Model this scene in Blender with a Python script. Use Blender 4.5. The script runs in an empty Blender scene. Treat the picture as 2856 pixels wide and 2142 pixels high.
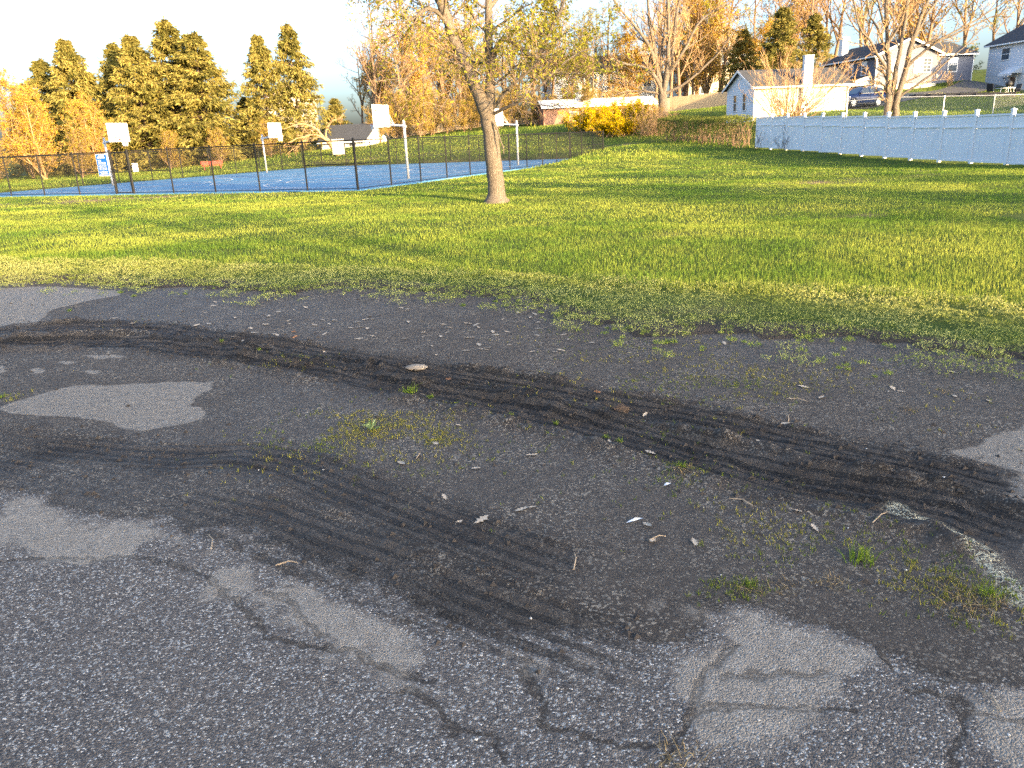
import bpy, math, random
import numpy as np
from mathutils import Vector, Matrix

R = math.radians
scn = bpy.context.scene
col = scn.collection

# ------------------------------------------------------------------ camera
PITCH, ROLL, CAM_H = R(17.7), R(2.59), 1.66
cam_d = bpy.data.cameras.new('camera')
cam = bpy.data.objects.new('camera', cam_d); col.objects.link(cam)
cam_d.sensor_width = 36.0; cam_d.lens = 36.0 * 2144 / 2856
cam_d.clip_start = 0.05; cam_d.clip_end = 3000
_f = Vector((0, math.cos(PITCH), -math.sin(PITCH))); _u = Vector((0, math.sin(PITCH), math.cos(PITCH))); _r = Vector((1, 0, 0))
_r2 = _r * math.cos(ROLL) - _u * math.sin(ROLL); _u2 = _u * math.cos(ROLL) + _r * math.sin(ROLL)
_m = Matrix((_r2, _u2, -_f)).transposed().to_4x4(); _m.translation = (0, 0, CAM_H)
cam.matrix_world = _m
scn.camera = cam

# ------------------------------------------------------------------ sky, sun, exposure
SUN_EL, SUN_AZ = R(9.0), R(140.0)          # azimuth clockwise from +Y
SUN_DIR = Vector((math.sin(SUN_AZ) * math.cos(SUN_EL), math.cos(SUN_AZ) * math.cos(SUN_EL), math.sin(SUN_EL)))
world = bpy.data.worlds.new('World'); scn.world = world; world.use_nodes = True
wn = world.node_tree; wn.nodes.clear()
w_out = wn.nodes.new('ShaderNodeOutputWorld'); w_bg = wn.nodes.new('ShaderNodeBackground'); w_sky = wn.nodes.new('ShaderNodeTexSky')
w_sky.sky_type = 'NISHITA'; w_sky.sun_disc = False
w_sky.sun_elevation = SUN_EL; w_sky.sun_rotation = SUN_AZ
w_sky.altitude = 0; w_sky.air_density = 0.7; w_sky.dust_density = 5.0; w_sky.ozone_density = 1.8
w_bg.inputs['Strength'].default_value = 0.15
wn.links.new(w_sky.outputs[0], w_bg.inputs[0]); wn.links.new(w_bg.outputs[0], w_out.inputs[0])
sun_d = bpy.data.lights.new('sun', 'SUN'); sun_d.energy = 3.0; sun_d.angle = R(0.6); sun_d.color = (1.0, 0.68, 0.33)
sun = bpy.data.objects.new('sun', sun_d); col.objects.link(sun)
sun.rotation_euler = SUN_DIR.to_track_quat('Z', 'Y').to_euler()
scn.view_settings.view_transform = 'Standard'; scn.view_settings.look = 'None'
scn.view_settings.gamma = 1.0; scn.view_settings.use_curve_mapping = False
scn.view_settings.exposure = 2.75
scn.cycles.max_bounces = 6; scn.cycles.diffuse_bounces = 3; scn.cycles.glossy_bounces = 2
scn.cycles.transmission_bounces = 4; scn.cycles.transparent_max_bounces = 8
scn.cycles.use_denoising = False; scn.cycles.sample_clamp_indirect = 2.5

# ------------------------------------------------------------------ helpers
rnd = random.Random(7)
nrg = np.random.default_rng(11)

def tag(o, label=None, cat=None, group=None, kind=None):
    if label: o['label'] = label
    if cat: o['category'] = cat
    if group: o['group'] = group
    if kind: o['kind'] = kind
    return o

def empty(name, loc=(0, 0, 0), rz=0.0):
    o = bpy.data.objects.new(name, None); col.objects.link(o)
    o.location = loc; o.rotation_euler = (0, 0, rz); o.empty_display_size = 0.2
    return o

def link(name, me, mat=None, parent=None, loc=None, rot=None, scale=None):
    o = bpy.data.objects.new(name, me); col.objects.link(o)
    if mat is not None and not me.materials:
        for m in (mat if isinstance(mat, (list, tuple)) else [mat]): me.materials.append(m)
    if parent is not None: o.parent = parent
    if loc is not None: o.location = loc
    if rot is not None: o.rotation_euler = rot
    if scale is not None: o.scale = scale if hasattr(scale, '__len__') else (scale,) * 3
    return o

def copy_tree(o, parent=None):
    c = o.copy(); col.objects.link(c); c.parent = parent
    for ch in list(o.children): copy_tree(ch, c)
    return c

def np_mesh(name, V, faces, attrs=None, smooth=False, fmat=None):
    """V (n,3); faces = list of int arrays (m,k); attrs = {name: (type, array)} on points."""
    me = bpy.data.meshes.new(name)
    V = np.asarray(V, dtype=np.float32)
    me.vertices.add(len(V)); me.vertices.foreach_set('co', V.ravel())
    faces = [np.asarray(f, dtype=np.int32) for f in faces if len(f)]
    loops = np.concatenate([f.ravel() for f in faces])
    tot = np.concatenate([np.full(len(f), f.shape[1], dtype=np.int32) for f in faces])
    start = np.concatenate([[0], np.cumsum(tot)[:-1]]).astype(np.int32)
    me.loops.add(len(loops)); me.loops.foreach_set('vertex_index', loops)
    me.polygons.add(len(tot)); me.polygons.foreach_set('loop_start', start)
    if fmat is not None: me.polygons.foreach_set('material_index', np.asarray(fmat, dtype=np.int32))
    me.update(calc_edges=True); 
    me.polygons.foreach_set('use_smooth', np.full(len(tot), bool(smooth)))
    for k, (ty, arr) in (attrs or {}).items():
        a = me.attributes.new(k, ty, 'POINT')
        a.data.foreach_set('color' if 'COLOR' in ty else ('vector' if ty == 'FLOAT_VECTOR' else 'value'), np.asarray(arr, dtype=np.float32).ravel())
    me.validate()
    return me

class MB:
    """small hard-surface mesh collector"""
    def __init__(self): self.v = []; self.f = []
    def add(self, vs, fs, M=None):
        b = len(self.v)
        self.v += [tuple(M @ Vector(p)) if M else tuple(p) for p in vs]
        self.f += [tuple(b + i for i in q) for q in fs]; return self
    def box(self, x0, x1, y0, y1, z0, z1, M=None):
        vs = [(x, y, z) for z in (z0, z1) for y in (y0, y1) for x in (x0, x1)]
        return self.add(vs, [(0, 2, 3, 1), (4, 5, 7, 6), (0, 1, 5, 4), (2, 6, 7, 3), (0, 4, 6, 2), (1, 3, 7, 5)], M)
    def cbox(self, c, s, M=None):
        return self.box(c[0]-s[0]/2, c[0]+s[0]/2, c[1]-s[1]/2, c[1]+s[1]/2, c[2]-s[2]/2, c[2]+s[2]/2, M)
    def tube(self, pts, rad, n=8, cap=True, M=None):
        pts = [Vector(p) for p in pts]
        if not hasattr(rad, '__len__'): rad = [rad] * len(pts)
        vs = []; fs = []
        d0 = (pts[-1] - pts[0]).normalized() if (pts[-1] - pts[0]).length > 1e-6 else (pts[1] - pts[0]).normalized()
        ref = Vector((0, 0, 1)) if abs(d0.z) < 0.8 else Vector((1, 0, 0))
        for i, p in enumerate(pts):
            t = (pts[min(i+1, len(pts)-1)] - pts[max(i-1, 0)]).normalized()
            a = t.cross(ref).normalized(); b = a.cross(t)
            for k in range(n):
                an = 2 * math.pi * k / n
                vs.append(p + (a * math.cos(an) + b * math.sin(an)) * rad[i])
        for i in range(len(pts) - 1):
            for k in range(n):
                k2 = (k + 1) % n
                fs.append((i*n+k, i*n+k2, (i+1)*n+k2, (i+1)*n+k))
        if cap: fs += [tuple(range(n))[::-1], tuple(range((len(pts)-1)*n, len(pts)*n))]
        return self.add(vs, fs, M)
    def prism(self, poly, axis, a, b, M=None):
        """poly: 2-D outline in the two other axes, extruded from a to b along axis"""
        def mk(p, q):
            return {'x': (q, p[0], p[1]), 'y': (p[0], q, p[1]), 'z': (p[0], p[1], q)}[axis]
        n = len(poly); vs = [mk(p, a) for p in poly] + [mk(p, b) for p in poly]
        fs = [tuple(range(n)), tuple(range(2*n-1, n-1, -1))] + [(i, i+n, (i+1) % n + n, (i+1) % n) for i in range(n)]
        return self.add(vs, fs, M)
    def quad(self, a, b, c, d, M=None): return self.add([a, b, c, d], [(0, 1, 2, 3)], M)
    def mesh(self, name, smooth=False, bevel=0.0):
        me = bpy.data.meshes.new(name); me.from_pydata(self.v, [], self.f)
        import bmesh
        bm = bmesh.new(); bm.from_mesh(me)
        bmesh.ops.recalc_face_normals(bm, faces=bm.faces)
        if bevel > 0: bmesh.ops.bevel(bm, geom=list(bm.edges), offset=bevel, segments=1, affect='EDGES', clamp_overlap=True)
        bm.to_mesh(me); bm.free()
        for p in me.polygons: p.use_smooth = smooth
        return me
    def build(self, name, mat, parent=None, smooth=False, bevel=0.0, **k):
        return link(name, self.mesh(name, smooth, bevel), mat, parent, **k)

# ---- numpy value noise
_perm = np.random.default_rng(5).random((256, 256)).astype(np.float32)
def vnoise(x, y):
    xi = np.floor(x).astype(np.int64); yi = np.floor(y).astype(np.int64)
    fx = x - xi; fy = y - yi; fx = fx*fx*(3-2*fx); fy = fy*fy*(3-2*fy)
    a = _perm[xi & 255, yi & 255]; b = _perm[(xi+1) & 255, yi & 255]; c = _perm[xi & 255, (yi+1) & 255]; d = _perm[(xi+1) & 255, (yi+1) & 255]
    return (a*(1-fx)+b*fx)*(1-fy) + (c*(1-fx)+d*fx)*fy
def fbm(x, y, o=4, g=0.5):
    s = 0; a = 1.0; t = 0
    for i in range(o):
        s = s + a*vnoise(x*2**i+17.3*i, y*2**i+9.1*i); t += a; a *= g
    return s/t
def sstep(a, b, x):
    t = np.clip((x-a)/(b-a), 0, 1); return t*t*(3-2*t)
def line_dist(P, poly):
    """distance, arclength, signed side to an open polyline"""
    best = np.full(len(P), 1e9); arc = np.zeros(len(P)); side = np.zeros(len(P)); L = 0.0
    for a, b in zip(poly[:-1], poly[1:]):
        a = np.array(a); b = np.array(b); d = b-a; l = math.hypot(*d)
        t = np.clip(((P-a) @ d)/(l*l+1e-9), 0, 1); q = P-(a+t[:, None]*d); dd = np.hypot(q[:, 0], q[:, 1])
        m = dd < best; best[m] = dd[m]; arc[m] = (L+t*l)[m]; side[m] = np.sign(d[0]*q[:, 1]-d[1]*q[:, 0])[m]; L += l
    return best, arc, side
def poly_sd(P, poly):
    """signed distance to closed polygon, negative inside"""
    pts = list(poly)+[poly[0]]
    d, _, _ = line_dist(P, pts); ins = np.zeros(len(P), bool)
    for (x0, y0), (x1, y1) in zip(pts[:-1], pts[1:]):
        c = ((y0 > P[:, 1]) != (y1 > P[:, 1]))
        xi = (x1-x0)*(P[:, 1]-y0)/((y1-y0) if abs(y1-y0) > 1e-9 else 1e-9)+x0
        ins ^= (c & (P[:, 0] < xi))
    return np.where(ins, -d, d)

# ------------------------------------------------------------------ materials
MATS = {}
class NT:
    def __init__(self, name):
        self.m = bpy.data.materials.new(name); self.m.use_nodes = True
        self.t = self.m.node_tree; self.t.nodes.clear()
        self.out = self.n('ShaderNodeOutputMaterial')
    def n(self, ty, **k):
        nd = self.t.nodes.new(ty)
        for a, b in k.items(): setattr(nd, a, b)
        return nd
    def set(self, sock, v):
        if v is None: return
        if isinstance(v, bpy.types.NodeSocket): self.t.links.new(v, sock)
        elif isinstance(v, (tuple, list)) and len(v) == 3 and sock.type == 'RGBA': sock.default_value = (*v, 1)
        else: sock.default_value = v
    def coord(self, which='Object'): return self.n('ShaderNodeTexCoord').outputs[which]
    def pos(self): return self.n('ShaderNodeNewGeometry').outputs['Position']
    def noise(self, vec, scale, detail=4, rough=0.55, dist=0.0):
        nd = self.n('ShaderNodeTexNoise'); self.set(nd.inputs['Vector'], vec); nd.inputs['Scale'].default_value = scale
        nd.inputs['Detail'].default_value = detail; nd.inputs['Roughness'].default_value = rough; nd.inputs['Distortion'].default_value = dist
        return nd.outputs[0]
    def vor(self, vec, scale, feat='F1', out='Distance'):
        nd = self.n('ShaderNodeTexVoronoi', feature=feat); self.set(nd.inputs['Vector'], vec); nd.inputs['Scale'].default_value = scale
        return nd.outputs[out] if out else nd
    def ramp(self, fac, stops, interp='LINEAR'):
        nd = self.n('ShaderNodeValToRGB'); self.set(nd.inputs[0], fac); cr = nd.color_ramp; cr.interpolation = interp
        while len(cr.elements) < len(stops): cr.elements.new(0.5)
        for e, (p, c) in zip(cr.elements, stops):
            e.position = p; e.color = (*c, 1) if hasattr(c, '__len__') else (c, c, c, 1)
        return nd.outputs[0]
    def mix(self, fac, a, b, mode='MIX'):
        nd = self.n('ShaderNodeMix', data_type='RGBA', blend_type=mode)
        self.set(nd.inputs[0], fac); self.set(nd.inputs[6], a); self.set(nd.inputs[7], b); return nd.outputs[2]
    def math(self, op, a, b=None, c=None, clamp=False):
        nd = self.n('ShaderNodeMath', operation=op, use_clamp=clamp)
        for i, v in enumerate((a, b, c)):
            if v is not None: self.set(nd.inputs[i], v)
        return nd.outputs[0]
    def attr(self, name, out='Fac'):
        return self.n('ShaderNodeAttribute', attribute_name=name).outputs[out]
    def mapr(self, v, a, b, c=0.0, d=1.0):
        nd = self.n('ShaderNodeMapRange'); self.set(nd.inputs[0], v)
        for i, x in enumerate((a, b, c, d)): nd.inputs[i+1].default_value = x
        return nd.outputs[0]
    def scale(self, vec, s):
        nd = self.n('ShaderNodeMapping'); self.set(nd.inputs['Vector'], vec); nd.inputs['Scale'].default_value = s; return nd.outputs[0]
    def bump(self, h, strength=0.5, dist=0.01, normal=None):
        nd = self.n('ShaderNodeBump'); self.set(nd.inputs['Height'], h); nd.inputs['Strength'].default_value = strength; nd.inputs['Distance'].default_value = dist
        if normal is not None: self.set(nd.inputs['Normal'], normal)
        return nd.outputs[0]
    def bsdf(self, color, rough=0.7, metal=0.0, normal=None, spec=0.3, **k):
        nd = self.n('ShaderNodeBsdfPrincipled'); self.set(nd.inputs['Base Color'], color); self.set(nd.inputs['Roughness'], rough)
        self.set(nd.inputs['Metallic'], metal); self.set(nd.inputs['Specular IOR Level'], spec)
        if normal is not None: self.set(nd.inputs['Normal'], normal)
        for a, b in k.items(): self.set(nd.inputs[a], b)
        return nd.outputs[0]
    def done(self, sh):
        self.t.links.new(sh, self.out.inputs['Surface']); MATS[self.m.name] = self.m; return self.m

def plain(name, c, rough=0.6, metal=0.0, var=0.12, scale=6.0, spec=0.3, dirt=None, bump=0.0):
    """painted / metal / plastic surface with faint uneven tone and optional dirt streaks"""
    t = NT(name); p = t.coord()
    n = t.noise(p, scale, 5, 0.6)
    k = t.ramp(n, [(0.3, tuple(x*(1-var) for x in c)), (0.7, tuple(min(1, x*(1+var)) for x in c))])
    if dirt:
        n2 = t.noise(t.scale(p, (3, 3, 0.4)), 2.0, 5, 0.65)
        k = t.mix(t.mapr(n2, 0.5, 0.75, 0, dirt[1]), k, dirt[0])
    nm = t.bump(t.noise(p, scale*12, 3), bump, 0.01) if bump else None
    return t.done(t.bsdf(k, t.mapr(n, 0.3, 0.7, max(0, rough-0.08), min(1, rough+0.08)), metal, nm, spec))

def leafy(name, c1, c2, trans=0.35, rough=0.6, attr=True):
    """foliage: object colour attribute drives a mix between two real leaf tones; some light passes through"""
    t = NT(name)
    k = t.mix(t.attr('tone'), c1, c2)
    d = t.n('ShaderNodeBsdfDiffuse'); t.set(d.inputs[0], k)
    tr = t.n('ShaderNodeBsdfTranslucent'); t.set(tr.inputs[0], k)
    mx = t.n('ShaderNodeMixShader'); mx.inputs[0].default_value = trans
    t.t.links.new(d.outputs[0], mx.inputs[1]); t.t.links.new(tr.outputs[0], mx.inputs[2])
    return t.done(mx.outputs[0])

def bark(name, c1, c2, scale=9.0, bump=0.6):
    t = NT(name); p = t.coord()
    ps = t.scale(p, (1.6, 1.6, 0.35))
    n = t.noise(ps, scale*2.2, 7, 0.7, 0.6); w = t.vor(ps, scale*3.0, 'DISTANCE_TO_EDGE')
    f = t.math('MULTIPLY', t.mapr(w, 0.0, 0.35, 0.25, 1.0), t.mapr(n, 0.3, 0.7, 0.35, 1.0))
    big = t.noise(p, 1.7, 3)
    k = t.mix(f, c1, c2); k = t.mix(t.mapr(big, 0.45, 0.75, 0, 0.5), k, tuple(x*0.75 for x in c2))
    return t.done(t.bsdf(k, 0.9, 0, t.bump(f, bump, 0.03), 0.15))
LAYOUT = {
    'mud_edge': [(-2.68, 3.66), (-2.32, 3.66), (-2.06, 3.42), (-1.93, 3.35), (-1.77, 3.39), (-1.48, 3.27), (-1.24, 3.2), (-1.0, 3.09), (-0.81, 2.82), (-0.67, 2.67), (-0.47, 2.57), (-0.31, 2.45), (-0.15, 2.37), (-0.03, 2.3), (0.08, 2.27), (0.17, 2.22), (0.3, 2.16), (0.43, 2.1), (0.51, 2.05), (0.64, 2.09), (0.73, 2.18), (0.8, 2.22), (0.94, 2.34), (1.04, 2.26), (1.15, 2.15), (1.19, 2.05), (1.16, 1.92), (1.28, 1.89), (1.4, 1.91), (1.44, 1.81)],
    'lawn_edge': [(-7.26, 11.03), (-6.36, 10.95), (-5.12, 10.15), (-4.04, 9.88), (-3.18, 9.43), (-2.49, 8.97), (-2.33, 9.47), (-1.48, 9.14), (-0.72, 8.56), (-0.09, 8.42), (0.3, 7.95), (0.57, 7.14), (0.98, 6.6), (1.21, 6.12), (1.45, 6.34), (1.78, 6.23), (2.18, 6.05), (2.45, 5.96), (2.74, 5.95), (2.91, 5.68), (3.19, 5.42), (3.38, 5.21), (3.55, 5.07)],
    'weed_band': [(-8.63, 13.23), (-5.78, 12.16), (-3.57, 11.11), (-2.11, 10.43), (-0.68, 9.77), (0.57, 9.11), (1.56, 8.43), (2.28, 8.07), (2.89, 7.83), (3.46, 7.6), (3.92, 7.22), (4.28, 6.92), (4.63, 6.73)],
    'silt': [[(-3.62, 5.17), (-3.53, 5.41), (-3.31, 5.64), (-2.86, 5.67), (-2.5, 5.66), (-2.28, 5.62), (-2.19, 5.41), (-2.23, 5.18), (-2.21, 5.04), (-2.04, 4.89), (-1.99, 4.74), (-2.12, 4.65), (-2.37, 4.58), (-2.51, 4.63), (-2.79, 4.82), (-3.09, 4.92), (-3.45, 5.05)], [(-7.46, 10.72), (-6.08, 10.45), (-5.05, 9.94), (-4.87, 9.65), (-5.14, 9.24), (-5.25, 8.74), (-5.04, 8.05), (-4.73, 7.88), (-4.85, 7.61), (-5.28, 7.4)], [(3.05, 4.01), (2.56, 3.9), (2.32, 3.74), (2.1, 3.66), (1.92, 3.53), (1.89, 3.37), (2.02, 3.24), (2.06, 3.06), (2.12, 2.86), (2.25, 2.79)], [(-4.0, 6.17), (-3.95, 6.23), (-3.82, 6.14), (-3.8, 6.03), (-3.9, 6.05)], [(-4.5, 6.46), (-4.28, 6.35), (-4.14, 6.19), (-4.18, 6.07), (-4.35, 6.16)], [(-3.87, 6.4), (-3.73, 6.4), (-3.61, 6.33), (-3.69, 6.28)], [(-3.45, 6.04), (-3.32, 6.05), (-3.28, 5.95), (-3.38, 5.97)], [(-3.75, 6.56), (-3.41, 6.53), (-3.21, 6.44), (-3.48, 6.42)], [(-2.56, 3.62), (-2.44, 3.71), (-2.32, 3.66), (-2.2, 3.56), (-2.27, 3.44), (-2.34, 3.33), (-2.48, 3.41)], [(-1.87, 3.3), (-1.69, 3.26), (-1.52, 3.26), (-1.33, 3.16), (-1.43, 3.09), (-1.62, 3.19), (-1.82, 3.25)], [(-1.28, 3.12), (-1.09, 3.11), (-0.96, 2.98), (-0.96, 2.93), (-1.13, 2.98)], [(-1.04, 2.68), (-0.91, 2.74), (-0.78, 2.66), (-0.65, 2.56), (-0.4, 2.51), (-0.34, 2.46), (-0.45, 2.39), (-0.66, 2.44), (-0.84, 2.48)], [(-0.32, 2.44), (-0.2, 2.35), (-0.07, 2.3), (-0.03, 2.23), (-0.15, 2.21), (-0.37, 2.26), (-0.44, 2.34)], [(0.08, 2.25), (0.23, 2.21), (0.3, 2.11), (0.24, 2.03), (0.1, 2.06), (0.01, 2.15)], [(0.19, 2.39), (0.29, 2.42), (0.38, 2.35), (0.46, 2.26), (0.52, 2.22), (0.42, 2.21), (0.32, 2.27), (0.2, 2.35)], [(0.42, 2.41), (0.58, 2.42), (0.6, 2.38), (0.48, 2.35)], [(0.65, 2.37), (0.74, 2.35), (0.76, 2.24), (0.71, 2.19), (0.65, 2.26)], [(0.87, 2.23), (0.92, 2.25), (0.93, 2.19), (1.01, 2.19), (1.13, 2.11), (1.17, 2.07), (1.08, 2.03), (0.96, 2.07), (0.79, 2.01), (0.69, 2.06), (0.74, 2.13)]],
    'cracks': [[(-1.17, 2.72), (-1.09, 2.62), (-1.01, 2.52), (-0.92, 2.37), (-0.8, 2.32), (-0.69, 2.28), (-0.63, 2.28), (-0.59, 2.24), (-0.47, 2.16), (-0.31, 2.08)], [(-0.41, 2.06), (-0.34, 2.0), (-0.27, 1.93), (-0.23, 1.85), (-0.18, 1.82), (-0.13, 1.79), (-0.1, 1.74), (-0.08, 1.7)], [(-0.03, 2.13), (-0.01, 2.04), (0.02, 1.96), (0.03, 1.85), (0.09, 1.82), (0.2, 1.77), (0.27, 1.75), (0.35, 1.74), (0.43, 1.8), (0.48, 1.87), (0.52, 1.96), (0.63, 2.09), (0.72, 2.16)], [(0.48, 1.88), (0.64, 1.89), (0.78, 1.89), (0.87, 1.87), (0.97, 1.84)], [(1.28, 1.83), (1.2, 1.73), (1.13, 1.63)], [(-2.42, 3.03), (-2.28, 3.01), (-1.98, 3.01), (-1.67, 3.01), (-1.43, 2.92), (-1.26, 2.82), (-1.14, 2.7)], [(-0.96, 2.66), (-0.86, 2.54), (-0.79, 2.43), (-0.71, 2.35)], [(0.62, 2.0), (0.74, 2.03), (0.86, 2.03), (0.97, 2.04)], [(1.17, 1.94), (1.28, 1.88), (1.28, 1.83), (1.41, 1.77)], [(0.39, 1.74), (0.35, 1.67)]],
    'rut_main': [(-5.25, 7.22), (-4.19, 7.15), (-3.3, 6.92), (-2.31, 6.39), (-1.48, 5.84), (-0.68, 5.21), (-0.09, 4.79), (0.37, 4.44), (0.76, 4.06), (1.09, 3.73), (1.38, 3.45), (1.69, 3.24), (1.92, 3.07), (2.05, 2.85), (2.13, 2.66)],
    'rut_upper': [(-5.57, 7.7), (-4.67, 7.87), (-3.55, 7.52), (-2.36, 6.79), (-1.31, 6.12), (-0.54, 5.56), (0.05, 5.17), (0.52, 4.77), (0.95, 4.49), (1.32, 4.16), (1.67, 3.84), (1.97, 3.58), (2.18, 3.34), (2.36, 3.1)],
    'rut_near': [(-3.55, 4.66), (-2.83, 4.35), (-2.32, 4.17), (-1.88, 4.07), (-1.57, 4.08), (-1.26, 3.93), (-0.95, 3.64), (-0.67, 3.4), (-0.4, 3.16), (-0.18, 2.97), (0.05, 2.78), (0.31, 2.59)],
    'rut_low': [(-3.29, 4.28), (-2.79, 4.09), (-2.29, 3.84), (-1.88, 3.63), (-1.52, 3.44), (-1.22, 3.29), (-0.9, 3.04), (-0.62, 2.84), (-0.41, 2.66), (-0.22, 2.51), (-0.05, 2.38), (0.11, 2.27), (0.3, 2.13), (0.44, 2.06), (0.51, 1.99)],
    'paint': [(1.73, 3.14), (1.77, 3.02), (1.83, 2.91), (1.86, 2.81), (1.85, 2.68), (1.83, 2.54), (1.8, 2.39)],
    'sprouts': [(-1.14, 4.31, 0.34, 0.33, 520), (-0.69, 4.49, 0.32, 0.31, 420), (-0.88, 4.44, 0.26, 0.21, 350), (-0.44, 4.23, 0.11, 0.12, 160), (-0.55, 3.93, 0.67, 0.28, 240), (1.41, 5.69, 0.74, 0.71, 500), (1.0, 5.05, 0.71, 0.44, 420), (1.68, 4.95, 0.35, 0.26, 330), (2.0, 5.34, 0.51, 0.49, 260), (0.79, 6.38, 0.61, 0.7, 220), (0.87, 3.42, 0.44, 0.34, 130), (0.59, 4.14, 0.57, 0.15, 90), (1.11, 2.94, 0.23, 0.21, 200), (1.37, 2.76, 0.27, 0.23, 180), (1.67, 2.4, 0.18, 0.18, 330), (0.83, 2.53, 0.14, 0.06, 140), (1.55, 2.57, 0.24, 0.13, 160), (2.56, 4.53, 0.53, 0.56, 140), (-1.84, 6.09, 0.36, 0.18, 90), (-4.09, 7.86, 0.32, 0.29, 40), (-3.66, 5.4, 0.07, 0.1, 40), (0.86, 3.59, 0.12, 0.14, 90)],
    'tufts': [((-0.72, 5.19), 1.0), ((-0.57, 5.07), 0.45), ((-0.02, 4.67), 0.4), ((0.26, 4.43), 0.35), ((0.54, 4.2), 0.4), ((0.61, 4.14), 0.4), ((0.85, 3.64), 0.55), ((1.36, 2.7), 1.1), ((1.71, 2.42), 0.7), ((0.87, 2.55), 0.4), ((-2.61, 6.8), 0.4), ((-1.81, 6.3), 0.4), ((-2.19, 6.5), 0.35), ((-3.76, 5.4), 0.6), ((-0.38, 4.88), 0.35), ((-5.01, 8.69), 0.5), ((-4.95, 9.79), 0.7), ((-4.63, 9.47), 0.6), ((-3.98, 9.44), 0.6), ((1.29, 6.11), 0.6), ((-0.48, 8.01), 0.6), ((-0.14, 8.12), 0.5)],
    'dry_tufts': [((0.86, 2.51), 0.9), ((1.0, 2.52), 1.0), ((1.17, 2.55), 1.0), ((2.38, 4.34), 0.9), ((1.65, 2.35), 1.5), ((1.59, 2.41), 1.2), ((0.39, 1.69), 1.3), ((1.51, 2.3), 1.0), ((0.86, 3.59), 0.9), ((1.12, 3.22), 0.7), ((2.76, 4.64), 0.7)],
    'rosette': (-0.87, 4.38),
    'stone': (-0.74, 5.76),
    'clod': (0.67, 4.54),
    'big_leaves': [(-1.83, 7.07), (-2.04, 7.11), (-1.98, 6.91), (0.57, 3.05), (0.07, 3.27), (0.82, 4.49), (-0.46, 4.14), (0.55, 4.13), (-0.34, 4.42), (0.57, 4.89), (-0.47, 5.47), (-0.01, 6.29), (-1.32, 7.73), (0.64, 8.25), (1.37, 4.01), (1.28, 2.96), (0.74, 2.88), (-0.21, 3.76), (0.36, 6.01), (-5.38, 11.74), (-5.52, 11.86), (-1.6, 6.42), (0.57, 2.91), (-0.54, 3.96), (1.26, 3.12)],
    'litter': [(0.52, 3.09), (0.74, 3.45), (2.05, 3.35)],
    'twigs': [(0.22, 2.77), (-0.54, 3.96), (0.59, 2.92), (-0.97, 2.83), (1.04, 3.23), (1.8, 4.59), (2.87, 6.16), (1.64, 4.31), (1.38, 1.87), (-1.37, 3.05), (1.57, 2.98)],
    'stones': [(1.5, 2.61), (0.78, 2.62), (-0.07, 2.14), (-0.15, 1.81), (0.03, 2.39), (0.8, 4.38), (-0.62, 5.13), (-0.19, 5.39), (-2.68, 6.53), (1.12, 2.53), (0.62, 5.05), (1.89, 3.81), (0.1, 2.01), (0.68, 1.84), (-1.24, 2.84), (-1.04, 3.83), (0.35, 4.21), (1.42, 2.95), (2.43, 4.69), (-1.39, 3.84), (1.35, 1.74), (0.76, 3.78), (0.86, 3.2)],
    'leaf_fields': [(-1.15, 7.48, 1.5, 0.82, 70), (-2.73, 8.14, 1.04, 0.81, 22), (-0.0, 6.7, 0.73, 0.76, 34), (1.66, 6.73, 0.59, 0.77, 14), (-3.67, 7.78, 0.77, 0.48, 8), (2.3, 4.85, 0.74, 0.64, 14), (0.19, 3.5, 0.9, 0.47, 10)],
}

# ------------------------------------------------------------------ the ground
COURT_C = np.array([-5.58, 30.53]); CU = np.array([0.4198, 0.9076]); CV = np.array([-0.9076, 0.4198])
COURT_U, COURT_V = 31.0, 25.3
def court_pt(u, v, z=0.0):
    q = COURT_C + CU*u + CV*v; return (float(q[0]), float(q[1]), z)

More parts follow.
